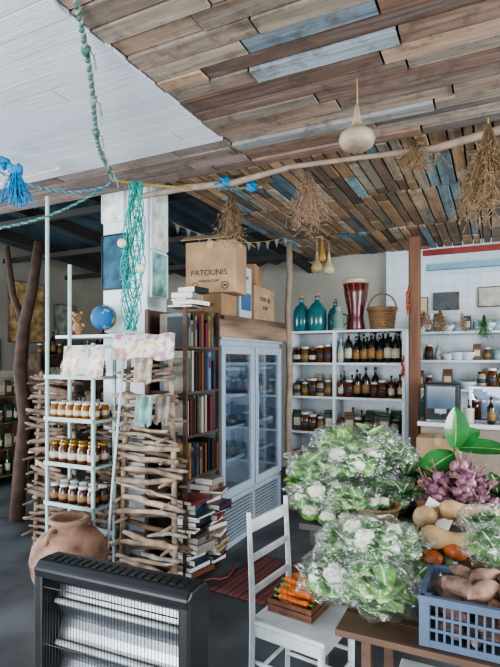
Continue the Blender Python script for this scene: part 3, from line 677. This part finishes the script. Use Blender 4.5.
# ---------------- bagged greens: leaves pressed inside the film
def bag(i,seed,kind,label):
    r=random.Random(seed); e=emp('bag_of_greens',label,'vegetables',(0,0,0),0,'bagged greens on the tables')
    lv=[m_leaf,m_leafd,m_leafl][i%3]
    mb=MB()
    for k in range(46):
        a=r.uniform(0,6.28); el=r.uniform(-.1,1.3); d=Vector((math.cos(a)*math.cos(el),math.sin(a)*math.cos(el),math.sin(el)*.8))
        L=r.uniform(.09,.17); b0=Vector((r.uniform(-.07,.07),r.uniform(-.06,.06),.04+r.uniform(0,.07)))
        mb.leaf(b0,d,(r.uniform(-.3,.3),r.uniform(-.3,.3),1),L,r.uniform(.035,.06),r.uniform(.4,1.9),[0,0,3][k%3],1,8,.07,r,.09)
    for vi,p in enumerate(mb.v):
        q=Vector((p.x/.148,p.y/.128,(p.z-.088)/.084)); l=q.length; lim=.93+.07*noise.noise(p*30)
        if l>lim: q=q*(lim/l); mb.v[vi]=Vector((q.x*.148,q.y*.128,q.z*.084+.088))
    if kind: 
        for k in range(5):
            a=k*1.25+.3; mb.ball((.085*math.cos(a),.07*math.sin(a),.105+r.uniform(-.02,.02)),.042,16,2,.35,14,k)
    mb.obj('leaves',[lv,m_rib,m_cauli,m_leaf if i%3 else m_leafd],e)
    mb=MB(); mb.ball((0,0,.09),(.155,.135,.09),44,0,.30,8,seed)
    for vi,p in enumerate(mb.v):   # pulled folds in the film
        k=1.02+.12*abs(noise.noise(Vector((p.x*9+seed,p.y*9,p.z*24)))); mb.v[vi]=Vector((p.x*k,p.y*k,max(.003,p.z*k)))
    # gathered loose end of the bag
    a=r.uniform(0,6.28); ca,sa=math.cos(a),math.sin(a); pts=[(ca*(.12+.03*j),sa*(.1+.026*j),.10+.012*j) for j in range(4)]
    mb.tube(pts,[.05,.018,.03,.05],14,0,flat=.5)
    mb.obj('plastic_bag',m_bag,e,sub=0)
    return Stock(e)
BG=[bag(0,1,0,'clear plastic bag of leafy greens'),bag(1,2,0,'clear plastic bag of dark leafy greens'),bag(2,3,0,'clear plastic bag of pale greens'),bag(0,4,1,'clear plastic bag of cauliflower with green leaves')]
T1,T2=.801,.661
def tz(px,Y,z,k,rz,sc): BG[k].put(Vector(((px-250)/500*Y,Y,z)),rz,sc)
tz(340,1.97,.662,3,.3,1.0); tz(378,1.86,.662,2,1.9,1.08); tz(408,1.96,.662,0,.9,.95); tz(374,1.98,.80,3,2.4,.95); tz(345,2.03,.79,0,1.0,.8); tz(400,2.0,.80,2,4,.75)
tz(320,2.60,T1,3,.4,1.1); tz(350,2.48,T1,2,2.2,1.0); tz(386,2.62,T1,1,1.2,1.1); tz(329,2.78,T1,0,3,1.2); tz(362,2.8,T1,1,5,1.3)
tz(316,2.62,.95,2,.8,1.0); tz(350,2.66,.96,3,2,1.15); tz(388,2.75,.97,0,4,1.1); tz(337,2.74,1.07,2,5,.95); tz(374,2.72,1.08,0,.6,.9)
def head(mat_,seed,label,n=16,L=.17):
    r=random.Random(seed); mb=MB()
    for k in range(n):
        a=r.uniform(0,6.28); el=r.uniform(.2,1.4); d=Vector((math.cos(a)*math.cos(el),math.sin(a)*math.cos(el),math.sin(el)))
        mb.leaf((0,0,0),d,(-d.x,-d.y,1),L*r.uniform(.6,1.1),r.uniform(.04,.06),r.uniform(.5,1.6),0,1,8,.08,r,.10)
    o=mb.obj('lettuce_head',[mat_,m_rib]); reg(o,label,'lettuce','loose leafy heads on the pile'); return Stock(o)
HD=[head(m_leafl,21,'pale green leafy lettuce head'),head(m_leaf,22,'bright green chard head with pale ribs'),head(m_leafd,23,'dark green leafy vegetable head')]
for (k,px,Y,z,rz,sc) in ((0,345,2.66,1.14,0,.8),(0,370,2.70,1.15,1,.85),(2,406,2.7,.96,3,.8),(1,300,2.58,.96,4,.6),(2,402,2.5,.92,3,.6),(2,498,2.45,.93,2,.8),(1,416,2.9,.95,1,.8)):
    HD[k].put(Vector(((px-250)/500*Y,Y,z)),rz,sc)
mb=MB().ball((0,0,.05),(.06,.06,.05),22,0,.3,16,5)
o=mb.obj('cauliflower',m_cauli); reg(o,'white cauliflower with green outer leaves','cauliflower','cauliflowers on the table')
mb=MB()
for k in range(8):
    a=k*.785; mb.leaf((.02*math.cos(a),.02*math.sin(a),0),(math.cos(a),math.sin(a),.3),(0,0,1),.1,.032,-1.1,0,1,5,.1)
mb.obj('outer_leaves',[m_leaf,m_rib],o); CF=Stock(o)
for (px,Y,z,sc) in ((311,2.50,T1,.75),(328,2.42,T1,.7),(346,2.41,T1,.65),(371,2.42,T1+.075,.55),(383,2.43,T1+.08,.5),(362,2.43,T1+.075,.45)):
    CF.put(Vector(((px-250)/500*Y,Y,z)),px,sc)
basket(Vector(((376-250)/500*2.42,2.42,T1)),.11,.10,'small round wicker basket of cauliflower on the table',False)
basket(Vector(((404-250)/500*2.75,2.75,T1)),.09,.12,'round wicker basket behind the greens',False)
o=MB().box((0,0,.09),(.12,.08,.18)).obj('paper_bag',m_card2,loc=Vector(((304-250)/500*2.95,2.98,T1)),rz=.2,bev=.004); reg(o,'small brown paper bag standing on the table','paper bag')
# ---------------- squashes, onions, potatoes
def squash(kind,m,label):
    if kind=='butternut':
        o=MB().lathe([(.001,0),(.03,.004),(.045,.03),(.046,.06),(.034,.09),(.027,.12),(.028,.17),(.027,.20),(.018,.222),(.004,.226)],18).obj('butternut_squash',m)
        MB().lathe([(.006,.224),(.007,.24),(.004,.245)],7).obj('stem',m_driftd,o); cat='squash'
    else:
        mb=MB(); n=32;h=14;vs=[];fs=[]
        for i in range(h+1):
            ph=math.pi*i/h
            for j in range(n):
                a=2*math.pi*j/n; k=1-.09*abs(math.cos(a*4.5)) ; vs.append((.065*math.sin(ph)*math.cos(a)*k,.065*math.sin(ph)*math.sin(a)*k,.045+.045*math.cos(ph)*(1 if i else .85)))
        for i in range(h):
            for j in range(n):
                a=i*n+j;b=i*n+(j+1)%n; fs.append((a,a+n,b+n,b))
        mb.add(vs,fs); o=mb.obj('pumpkin',m); MB().tube([(0,0,.078),(.004,0,.1),(.014,0,.112)],[.011,.007,.006],7).obj('stem',m_drift,o); cat='pumpkin'
    reg(o,label,cat,'squashes on the table'); return Stock(o)
m_but=mat('butternut_skin','#b0916b',.45,var=.12,scale=12,c2='#bda27e'); m_org=mat('orange_skin','#a5572d',.45,var=.2,scale=12); m_kab=mat('dark_green_skin','#2f3d2a',.5,var=.3,scale=18,c2='#55624a'); m_palep=mat('pale_pumpkin_skin','#b3a186',.5,var=.12)
SB=squash('butternut',m_but,'tan butternut squash with narrow neck'); SO=squash('p',m_org,'small orange ribbed pumpkin'); SK=squash('p',m_kab,'dark green ribbed squash'); SP=squash('p',m_palep,'pale ribbed pumpkin with stem')
def at(px,Y,z): return Vector(((px-250)/500*Y,Y,z))
hp=math.pi/2
crate(at(446,2.14,T2),ROT,.42,.2,.13,m_wood,'wooden_crate','low brown wooden crate of squashes')
for (st_,px,Y,z,rot,sc) in ((SB,420,2.06,.875,(hp,0,1.25),1.05),(SB,418,2.20,.90,(hp,.2,2.2),1.05),(SO,418,2.07,.77,(0,.2,0),.8),(SO,452,2.02,.80,(.3,0,1),.8),(SO,432,1.99,.78,(.1,.2,2),.7),(SP,478,2.12,.85,(0,.1,1),.8),(SB,462,2.18,.905,(hp,0,1.9),1.05),(SK,490,2.12,.80,(0,0,0),1.0),(SB,440,2.24,.93,(hp,.1,1.5),.95),(SK,444,2.02,.76,(.4,0,1),.7),(SP,464,2.04,.80,(0,0,2),.7)):
    st_.put(at(px,Y,z),rot=rot,sc=sc)
m_on=mat('purple_onion_skin','#6e3550',.35,var=.35,scale=20,c2='#a67c90',rnd=.35)
o=MB().lathe([(.004,-.004),(.012,0),(.026,.012),(.03,.028),(.024,.045),(.01,.056),(.005,.07),(.004,.10)],12).obj('red_onion',m_on); reg(o,'small purple onion with dry neck','onion','heap of purple onions')
mb=MB()
for i in range(6): mb.tube([(0,0,-.002),(R.uniform(-.014,.014),R.uniform(-.014,.014),-.022)],.001,4)
for i in range(3): mb.tube([(0,0,.09),(R.uniform(-.02,.02),R.uniform(-.02,.02),.13)],[.003,.001],4)
mb.obj('roots',m_twigp,o); ON=Stock(o)
rr=random.Random(31); ctr=at(464,2.56,T1)
crate(ctr,ROT,.42,.34,.09,m_card,'wooden_crate','shallow crate under the heap of purple onions')
for i in range(130):
    q=math.sqrt(rr.random())*.215; a=rr.uniform(0,6.28); z=.03+.225*(1-(q/.225)**1.7)*rr.uniform(.6,1.0)
    p=ctr+Vector((q*math.cos(a)*1.05,q*math.sin(a)*.8,z))
    ON.put(p,rot=(rr.uniform(-1.4,1.4),rr.uniform(-1.4,1.4),a),sc=rr.uniform(.7,1.1))
m_blue=mat('blue_crate_plastic','#4f6178',.5,var=.1)
def pcrate(loc,rz,du,dv,h,label):
    e=emp('plastic_crate',label,'crate',loc,rz)
    MB().box((0,0,.005),(du-.02,dv-.02,.01)).obj('base',m_blue,e)
    mb=MB()
    for s in (-1,1):
        for z,t in ((.012,.024),(h*.35,.010),(h*.6,.010),(h-.012,.026)):
            mb.box((0,s*(dv/2-.006),z),(du,.012 if z<h*.9 else .02,t)); mb.box((s*(du/2-.006),0,z),(.012 if z<h*.9 else .02,dv,t))
        n=int(du/.024)
        for i in range(n+1): mb.box((-du/2+.006+(du-.012)*i/n,s*(dv/2-.006),h/2),(.008,.008,h-.02))
        n=int(dv/.024)
        for i in range(n+1): mb.box((s*(du/2-.006),-dv/2+.006+(dv-.012)*i/n,h/2),(.008,.008,h-.02))
        for s2 in (-1,1): mb.box((s*(du/2-.015),s2*(dv/2-.015),h/2),(.034,.034,h))
    mb.obj('lattice_sides',m_blue,e,bev=.0015); return e
PC=(.01,1.87)
pcrate(W(*PC,T2),ROT,.46,.29,.165,'grey blue plastic lattice crate full of sweet potatoes')
m_sp=mat('sweet_potato_skin','#6a5046',.85,var=.25,scale=18,c2='#937768',rnd=.35,bump=.3)
SPo=[]
for i in range(3):
    o=MB().ball((0,0,0),(.062,.028,.027),18,0,.28,3,i+3).obj('sweet_potato',m_sp); reg(o,'dusty brown sweet potato in the crate','sweet potato','sweet potatoes in the blue crate'); SPo.append(Stock(o))
for i in range(40):
    lay=i//10; k=i%10
    uu=(-.15+.075*(k%5)+rr.uniform(-.012,.012))*(1-.04*lay)+(.03 if lay%2 else 0); vv=(-.07+.14*(k//5))*(1-.1*lay)+rr.uniform(-.012,.012)
    uu=max(-.16,min(.16,uu)); c=W(*PC); d=W(uu,vv)
    SPo[i%3].put(Vector((c.x+d.x,c.y+d.y,T2+.042+.046*lay)),rot=(rr.uniform(-.2,.2),rr.uniform(-.15,.15),rr.choice((.2,1.1,1.9,2.7))+rr.uniform(-.3,.3)),sc=rr.uniform(.9,1.1))
tz(496,1.86,.835,0,.5,.8); tz(494,2.06,.84,1,2.5,.85)
rl=random.Random(12)
e=emp('leafy_branch','cut branch with large glossy dark green leaves','plant',at(454,2.78,T1))
mb=MB(); stem=[(0,0,0),(-.01,0,.16),(0,-.01,.33)]
mb.tube(stem,[.008,.007,.005],7); mb.obj('stem',m_leafd,e)
for (b0,d,L,wd,cl,up) in (((0,-.01,.31),(.02,-.2,1),.23,.07,.5,(0,-1,.2)),((0,0,.31),(1,-.4,.12),.30,.06,.35,(0,-.8,1)),((0,0,.28),(-1,-.5,-.35),.26,.075,.4,(0,-.9,1)),((0,0,.32),(.9,.1,.7),.2,.05,.7,(0,-.9,1))):
    mb=MB(); mb.leaf(b0,d,up,L,wd,cl,0,1,9,0,rl,.05); mb.obj('leaf',[m_gloss,m_leaf],e)
o=MB().box((0,0,.05),(.14,.003,.10)).obj('price_card',m_paper,loc=at(434,2.32,T1+.04)); o.rotation_euler=(-.5,0.55,-.2); reg(o,'white price card leaning against the vegetables','sign')
# ---------------- kitchen corner
kc=emp('counter','pale service counter with white worktop','counter',W(.2,5.05),ROT)
MB().box((0,0,.5),(1.6,.5,1.0)).obj('cabinet_body',mat('counter_front','#8c8477',.7,var=.1),kc)
MB().box((0,0,1.02),(1.66,.56,.04)).obj('worktop',m_white,kc,bev=.004)
CZc=1.04
em=emp('espresso_machine','dark coffee machine with a blue grey panel on the counter','coffee machine',W(-.43,4.98,CZc),ROT)
MB().box((0,0,.18),(.30,.3,.34)).obj('housing',m_dark,em,bev=.012)
MB().box((0,-.155,.22),(.24,.01,.2)).obj('panel',mat('blue_grey_panel','#3f566a',.2),em)  # front panel in a flat blue grey colour
MB().box((0,-.17,.1),(.1,.05,.04)).tube([(0,-.17,.09),(0,-.25,.08)],.01,7).obj('portafilter',m_chrome,em)
MB().box((0,-.18,.015),(.24,.08,.02)).obj('drip_tray',m_chrome,em)
cbox(-.42,4.55,.0,.34,.3,.95,m_card2,'tall cardboard box standing before the counter')
dc=emp('display_case','white glass fronted pastry case on the counter','display case',W(.05,5.05,CZc),ROT)
MB().box((0,.1,.15),(.5,.02,.3)).box((0,0,.01),(.5,.24,.02)).box((0,0,.31),(.5,.24,.02)).box((-.24,0,.16),(.02,.24,.3)).obj('case_body',m_steel,dc)
MB().box((0,-.115,.16),(.46,.006,.28)).obj('glass_pane',m_glass,dc)
def canister(u,v,z,r,h,c,label):
    o=MB().lathe([(r,0),(r,h*.86),(r*1.03,h*.87),(r*1.03,h*.97),(r*.9,h)],16).obj('canister',mat('canister_paint',c,.35),loc=W(u,v,z)); reg(o,label,'canister')
    MB().ball((0,0,h+.012),.014,8).obj('knob',m_dark,o)
canister(-.16,5.06,CZc,.055,.2,'#7a3a2c','rust red tin canister on the counter'); canister(-.20,4.88,CZc,.045,.13,'#d8d2c2','cream tin canister on the counter'); canister(-.62,5.16,CZc,.05,.18,'#4a5c50','green tin canister at the counter end')
for i in range(5): J[[4,6,3][i%3]].put(W(-.10+i*.085,5.03,CZc+.322),0,1.1,group='jars on the pastry case')
for i in range(4): Bt[[1,3,2][i%3]].put(W(-.02+i*.09,4.82,CZc),0,.9,group='bottles on the counter')
ws=emp('wall_shelf','white wall shelf with crockery in the kitchen corner','shelf',W(.1,6.68,0),ROT)
WZ=(1.25,1.60,1.95)
for z in WZ: MB().box((0,0,z-.015),(2.2,.32,.03)).obj('shelf_board',m_white,ws)
for x in (-1.0,0,1.0): MB().box((x,.02,1.58),(.03,.28,.72)).obj('bracket',m_white,ws)
o=reg(MB().lathe([(.04,0),(.045,.008),(.08,.05),(.09,.07),(.082,.07),(.04,.015)],16).obj('bowl',m_white),'white ceramic bowl on the wall shelf','bowl','crockery on the wall shelf'); BO=Stock(o)
o=reg(MB().lathe([(.028,0),(.036,.01),(.04,.09),(.036,.09),(.03,.012)],14).obj('mug',mat('mug_glaze','#6f8a90',.3,rnd=.5)),'glazed mug on the wall shelf','mug','crockery on the wall shelf'); MB().tube([(.038,0,.07),(.06,0,.065),(.06,0,.035),(.038,0,.025)],.005,6).obj('handle',m_white,o); MU=Stock(o)
rk=random.Random(9)
for zi,z in enumerate(WZ):
    for i in range(15):
        u=-.84+i*.11
        if abs(u-.1)<.05: continue
        s=rk.choice([BO,MU,MU,J[3],J[6],J[4],Bt[3],PK[0],PK[2]] if zi<2 else [PK[1],BO,J[3],Bt[4],MU])
        s.put(W(u,6.60,z+.001),ROT,rk.uniform(1.0,1.35),group='goods on the kitchen wall shelf')
for (u,z,w,h,c,l) in ((-.55,2.35,.3,.22,'#4a4f52','small dark notice board on the tiled wall'),(.0,2.38,.35,.24,'#a8a294','framed beige notice on the tiled wall'),(-.85,2.3,.16,.22,'#b8a58c','small tan notice on the tiled wall')):
    picture(u,6.84,z,w,h,ROT,c,c,l,m_driftd)
# ---------------- left rear corner
RL=ROT+math.pi/2
picture(-6.035,5.05,2.28,.6,.85,RL,'#8f6a3f','#b59a70','faded orange and brown tapestry on the side wall',m_driftd)
picture(-6.035,4.45,1.68,.3,.42,RL,'#7d8a8c','#aeb8b8','small framed mirror on the side wall',m_driftd)
picture(-6.035,5.75,2.2,.4,.5,RL,'#6d7468','#9aa08f','small dull green picture on the side wall',m_driftd)
def sideshelf(v0,wd,h,levels,seed,label):
    r=random.Random(seed)
    sd=emp('shelving_unit',label,'shelf',W(-5.85,v0),RL)
    mb=MB().box((-wd/2,0,h/2),(.03,.3,h)).box((wd/2,0,h/2),(.03,.3,h)).box((0,.15,h/2),(wd,.01,h)); mb.obj('side_panel',m_driftd,sd)
    zs=[.1+(h-.12)*i/levels for i in range(levels+1)]
    for z in zs: MB().box((0,0,z-.01),(wd,.3,.02)).obj('shelf_board',m_driftd,sd)
    for z in zs:
        x=-wd/2+.08
        while x<wd/2-.06:
            r.choice([Bt[2],Bt[3],Bt[1],J[3],J[6],J[5],PK[0],PK[1],PK[2]]).put(W(-5.80,v0+x,z+.001),RL,r.uniform(1,1.25),group='goods on the dark side shelf'); x+=.115
sideshelf(4.35,.9,1.15,3,1,'dark low shelving unit with bottles by the side wall')
sideshelf(5.75,1.5,1.7,4,2,'tall dark shelving unit of goods by the side wall')
# ---------------- hanging things
def bunch(top,L,spread,n,m,seed,label,Ls=.1,cat='dried plant'):
    r=random.Random(seed); e=emp('dried_herb_bunch',label,cat,top)
    MB().tube([(0,0,0),(.003,0,-Ls)],.003,5).obj('string',m_ropey,e)
    mb=MB()
    for i in range(n):
        a=r.uniform(0,6.28); q=r.uniform(.2,1)*spread; k=r.uniform(.55,1.05)*L
        ex,ey=math.cos(a)*q,math.sin(a)*q
        p=[(math.cos(a)*.008,math.sin(a)*.008,-Ls+.02),(ex*.35,ey*.35,-Ls-k*.4),(ex*.85,ey*.85,-Ls-k*.8),(ex+r.uniform(-.03,.03),ey,-Ls-k)]
        mb.tube(p,[.0022,.0014,.0011,.0007],4)
        for j in range(5):
            s=Vector(p[1+j%3]); mb.tube([s,s+Vector((r.uniform(-.05,.05),r.uniform(-.05,.05),-r.uniform(-.03,.06)))],[.0010,.0024],4)
    mb.obj('twigs',m,e); return e
def ceil_pt(px,py,zz=CZ): Y=(zz-H)*500/(360-py); return S(px,py,Y)
bunch(S(231,187,3.45),.33,.12,70,m_twig,1,'brown dried herb bunch hanging from a string',.05)
bunch(S(308,165,3.2),.36,.14,80,m_twigp,2,'wide bunch of dried straw coloured stems hanging upside down',.04)
bunch(ceil_pt(416,140),.14,.13,55,m_twig,3,'small dried bunch tied flat under the ceiling',.02)
bunch(S(488,118,2.35),.40,.14,150,m_twig,4,'large dense dried flower bunch hanging from the pole',.05)
bunch(S(440,309,5.1),.2,.11,50,m_twig,5,'dried herb bunch pegged to a kitchen string',.03)
bunch(S(484,314,5.1),.2,.09,40,m_leafd,6,'green drying herb bunch pegged to a kitchen string',.03)
bunch(S(462,312,5.1),.16,.05,22,m_drift,7,'thin bunch of wooden sticks on the kitchen string',.03)
bunch(S(424,310,5.1),.16,.07,30,m_twigp,8,'small pale bunch on the kitchen string',.03)
gt=ceil_pt(357,78); g=emp('gourd_lamp','pale dried gourd lampshade hanging on a cord','lamp',gt)
zb=S(357,150,gt.y).z-gt.z
MB().tube([(0,0,0),(.002,0,zb*.3),(0,0,zb+.18)],.003,6).obj('cord',m_ropey,g)
MB().lathe([(.008,zb+.20),(.012,zb+.17),(.017,zb+.14),(.026,zb+.11),(.045,zb+.09),(.072,zb+.07),(.08,zb+.045),(.07,zb+.018),(.045,zb+.002),(.02,zb)],22).obj('lamp_shade',mat('gourd_shell','#8d7d6b',.5,var=.15,scale=8,c2='#a69783'),g)
def gourd(px,py,Y,L,c,label):
    t=S(px,py,Y); e=emp('hanging_gourd',label,'gourd',t)
    MB().tube([(0,0,0),(0,0,-L)],.003,5).obj('string',m_ropey,e)
    MB().lathe([(.006,-L+.01),(.012,-L-.02),(.016,-L-.07),(.035,-L-.11),(.055,-L-.15),(.05,-L-.185),(.01,-L-.2)],16).obj('shell',mat('gourd_skin',c,.5,var=.2,scale=12),e)
gourd(317,238,4.6,.12,'#8f7d5a','brown dried gourd hanging on a string'); gourd(329,243,4.6,.09,'#a89878','pale dried gourd hanging on a string'); gourd(322,236,4.65,.05,'#8f7038','yellow dried gourd hanging on a string')
def twist(a,b,r,m,name,label,cat='rope',turns=14,sag=0,strands=2,m2=None,knots=0):
    mb=MB(); n=turns*6; L=b-a
    t=L.normalized(); p=t.cross(Vector((0,1,0.3))).normalized(); q=t.cross(p)
    for s in range(strands):
        pts=[]
        for i in range(n+1):
            k=i/n; an=k*turns*6.283+s*6.283/strands; wob=.012*math.sin(k*9) if knots else 0
            pts.append(a+L*k+Vector((wob,0,-sag*4*k*(1-k)))+p*math.cos(an)*r+q*math.sin(an)*r)
        mb.tube(pts,r*.95,5,s)
    for i in range(knots):
        k=(i+.7)/knots; c=a+L*k+Vector((.012*math.sin(k*9),0,-sag*4*k*(1-k))); mb.ball(c,(r*2.6,r*2.6,r*3.2),10,i%2,.5,8,i)
        mb.tube([c,c+Vector((.03,0,-.02)),c+Vector((.035,.01,-.07))],r*.7,5,1)
    return reg(mb.obj(name,[m,m2 or m_rope]),label,cat)
twist(ceil_pt(76,2),S(112,178,3.3),.007,mat('grey_green_rope','#3f5f5a',.8,var=.35,scale=60),'rope','knotted grey green rope hanging from the ceiling to the pillar',turns=36,sag=.12,m2=mat('pale_grey_rope','#76827f',.8,var=.3,scale=60),knots=6)
twist(S(0,184,3.0),S(118,150,3.55),.005,m_paper,'rope','thin pale cord strung across beneath the white ceiling',turns=10,sag=.01,m2=m_paper)
twist(S(0,228,3.0),S(112,182,3.4),.005,m_ropeg,'rope','green rope strung to the pillar',turns=14,sag=.05)
twist(S(0,172,3.0),S(110,185,3.35),.005,m_ropeb,'rope','blue rope strung to the pillar',turns=14,sag=.08)
twist(S(112,180,3.35),S(262,187,3.6),.006,m_ropey,'rope','straw coloured string tied along the branch',turns=14,sag=.03,m2=m_ropey)
def tassel(top,n,L,sp,m,seed,label,cat='rope'):
    r=random.Random(seed); mb=MB()
    mb.ball((0,0,0),(.04,.035,.035),10,0,.6,8,seed)
    for i in range(n):
        a=r.uniform(0,6.28); q=r.uniform(.2,1)*sp; pts=[(0,0,0)]
        for j in range(1,5): pts.append((math.cos(a)*q*j/4*1.2+r.uniform(-.01,.01),math.sin(a)*q*j/4+r.uniform(-.01,.01),-L*j/4*r.uniform(.8,1.05)+.02))
        mb.tube(pts,.003,5)
    return reg(mb.obj('rope_tassel',m,loc=top),label,cat)
tassel(S(16,170,2.9),70,.23,.1,m_ropeb,3,'frayed blue rope tassel knotted on a line')
tassel(S(4,163,3.0),16,.06,.1,m_ropeb,4,'small knot of blue rope on a line')
tassel(S(226,182,3.35),20,.06,.12,m_ropeb,5,'blue rope knot tied on the ceiling branch')
tassel(S(252,186,3.35),10,.05,.09,m_ropeb,6,'small blue rope end tied on the branch')
# fishing net
r=random.Random(6); mb=MB(); tp=S(136,182,3.28)
for i in range(16):
    x0=-.048+.0066*i; ph=r.uniform(0,6); pts=[]
    for j in range(16):
        z=-j/15*.98; q=j/15; pts.append((x0*(.6+.8*math.sin(q*3.1))+.016*math.sin(z*22+ph)-.04*q,.02*math.cos(z*17+ph),z*r.uniform(.98,1)))
    mb.tube(pts,.0042,4)
for k in range(30):
    z=-.05-k*.031; q=-z/.98; wv_=.05*(.6+.8*math.sin(q*3.1)); mb.tube([(-wv_+wv_*2*j/6-.04*q+r.uniform(-.01,.01),-.02+r.uniform(-.02,.02),z+r.uniform(-.02,.02)) for j in range(7)],.0035,4)
reg(mb.obj('fishing_net',m_net,loc=tp),'turquoise fishing net draped down the white pillar','fishing net')
for (px,py) in ((122,243),(141,268)):
    p=S(px,py,3.2); reg(MB().ball((0,0,0),.03,14).obj('net_float',mat('cork_float','#bfb7a6',.7),loc=p),'pale round float caught in the fishing net','float')
a=S(172,222,4.6); b=S(290,236,5.2); mb=MB(); 
pts=[a+(b-a)*(i/12)+Vector((0,0,-.12*4*(i/12)*(1-i/12))) for i in range(13)]
mb.tube(pts,.003,4)
for i in range(12):
    p=pts[i]; q=pts[i+1]; mb.add([p+(q-p)*.25,p+(q-p)*.75,(p+q)/2+Vector((0,0,-.09))],[(0,1,2)],1,False)
reg(mb.obj('bunting',[m_ropey,mat('faded_bunting','#6c7577',.8)]),'string of small pale pennants above the cooler','bunting')
reg(MB().tube([S(414,311,5.08),S(455,314,5.1),S(505,318,5.1)],.004,5).obj('string',m_ropey),'thin string across the kitchen holding pegged herbs','string')
# ---------------- lights & world
w=bpy.data.worlds.new('w'); SC.world=w; w.use_nodes=True; bg=w.node_tree.nodes['Background']; bg.inputs[0].default_value=(.78,.89,1,1); bg.inputs[1].default_value=.75
def area(loc,tgt,sx,sy,e,c):
    l=bpy.data.lights.new('area','AREA'); l.shape='RECTANGLE'; l.size=sx; l.size_y=sy; l.energy=e; l.color=c
    o=bpy.data.objects.new('daylight_or_bounce',l); COL.objects.link(o); o.location=loc; o.rotation_euler=(Vector(tgt)-Vector(loc)).to_track_quat('-Z','Y').to_euler(); return o
area(W(-1.5,-3.2,1.8),W(-1.5,3,1.4),5,2.4,110,(1,.98,.95))
area(W(-2.2,-2.6,.7),W(-2.0,2.4,2.85),4,1.6,190,(.93,.97,1))  # added low lamp tilted up, stands in for bounce light on the ceiling
area(W(-6.6,1.2,1.6),W(-1.5,3.0,1.5),3,2.4,180,(.84,.92,1))
area(W(3.6,2.6,1.7),W(-1.2,3.2,1.1),2.4,1.8,210,(.95,.97,1))
# ---------------- camera
cam=bpy.data.cameras.new('cam'); co=bpy.data.objects.new('camera',cam); COL.objects.link(co); SC.camera=co
co.location=(0,0,H); co.rotation_euler=(math.pi/2,0,0); cam.sensor_fit='VERTICAL'; cam.sensor_height=36; cam.lens=500/667*36; cam.shift_y=(360-333.5)/667; cam.clip_start=.05
SC.view_settings.view_transform='AgX'; SC.view_settings.exposure=.58
try: SC.view_settings.look='AgX - Medium High Contrast'
except Exception: pass
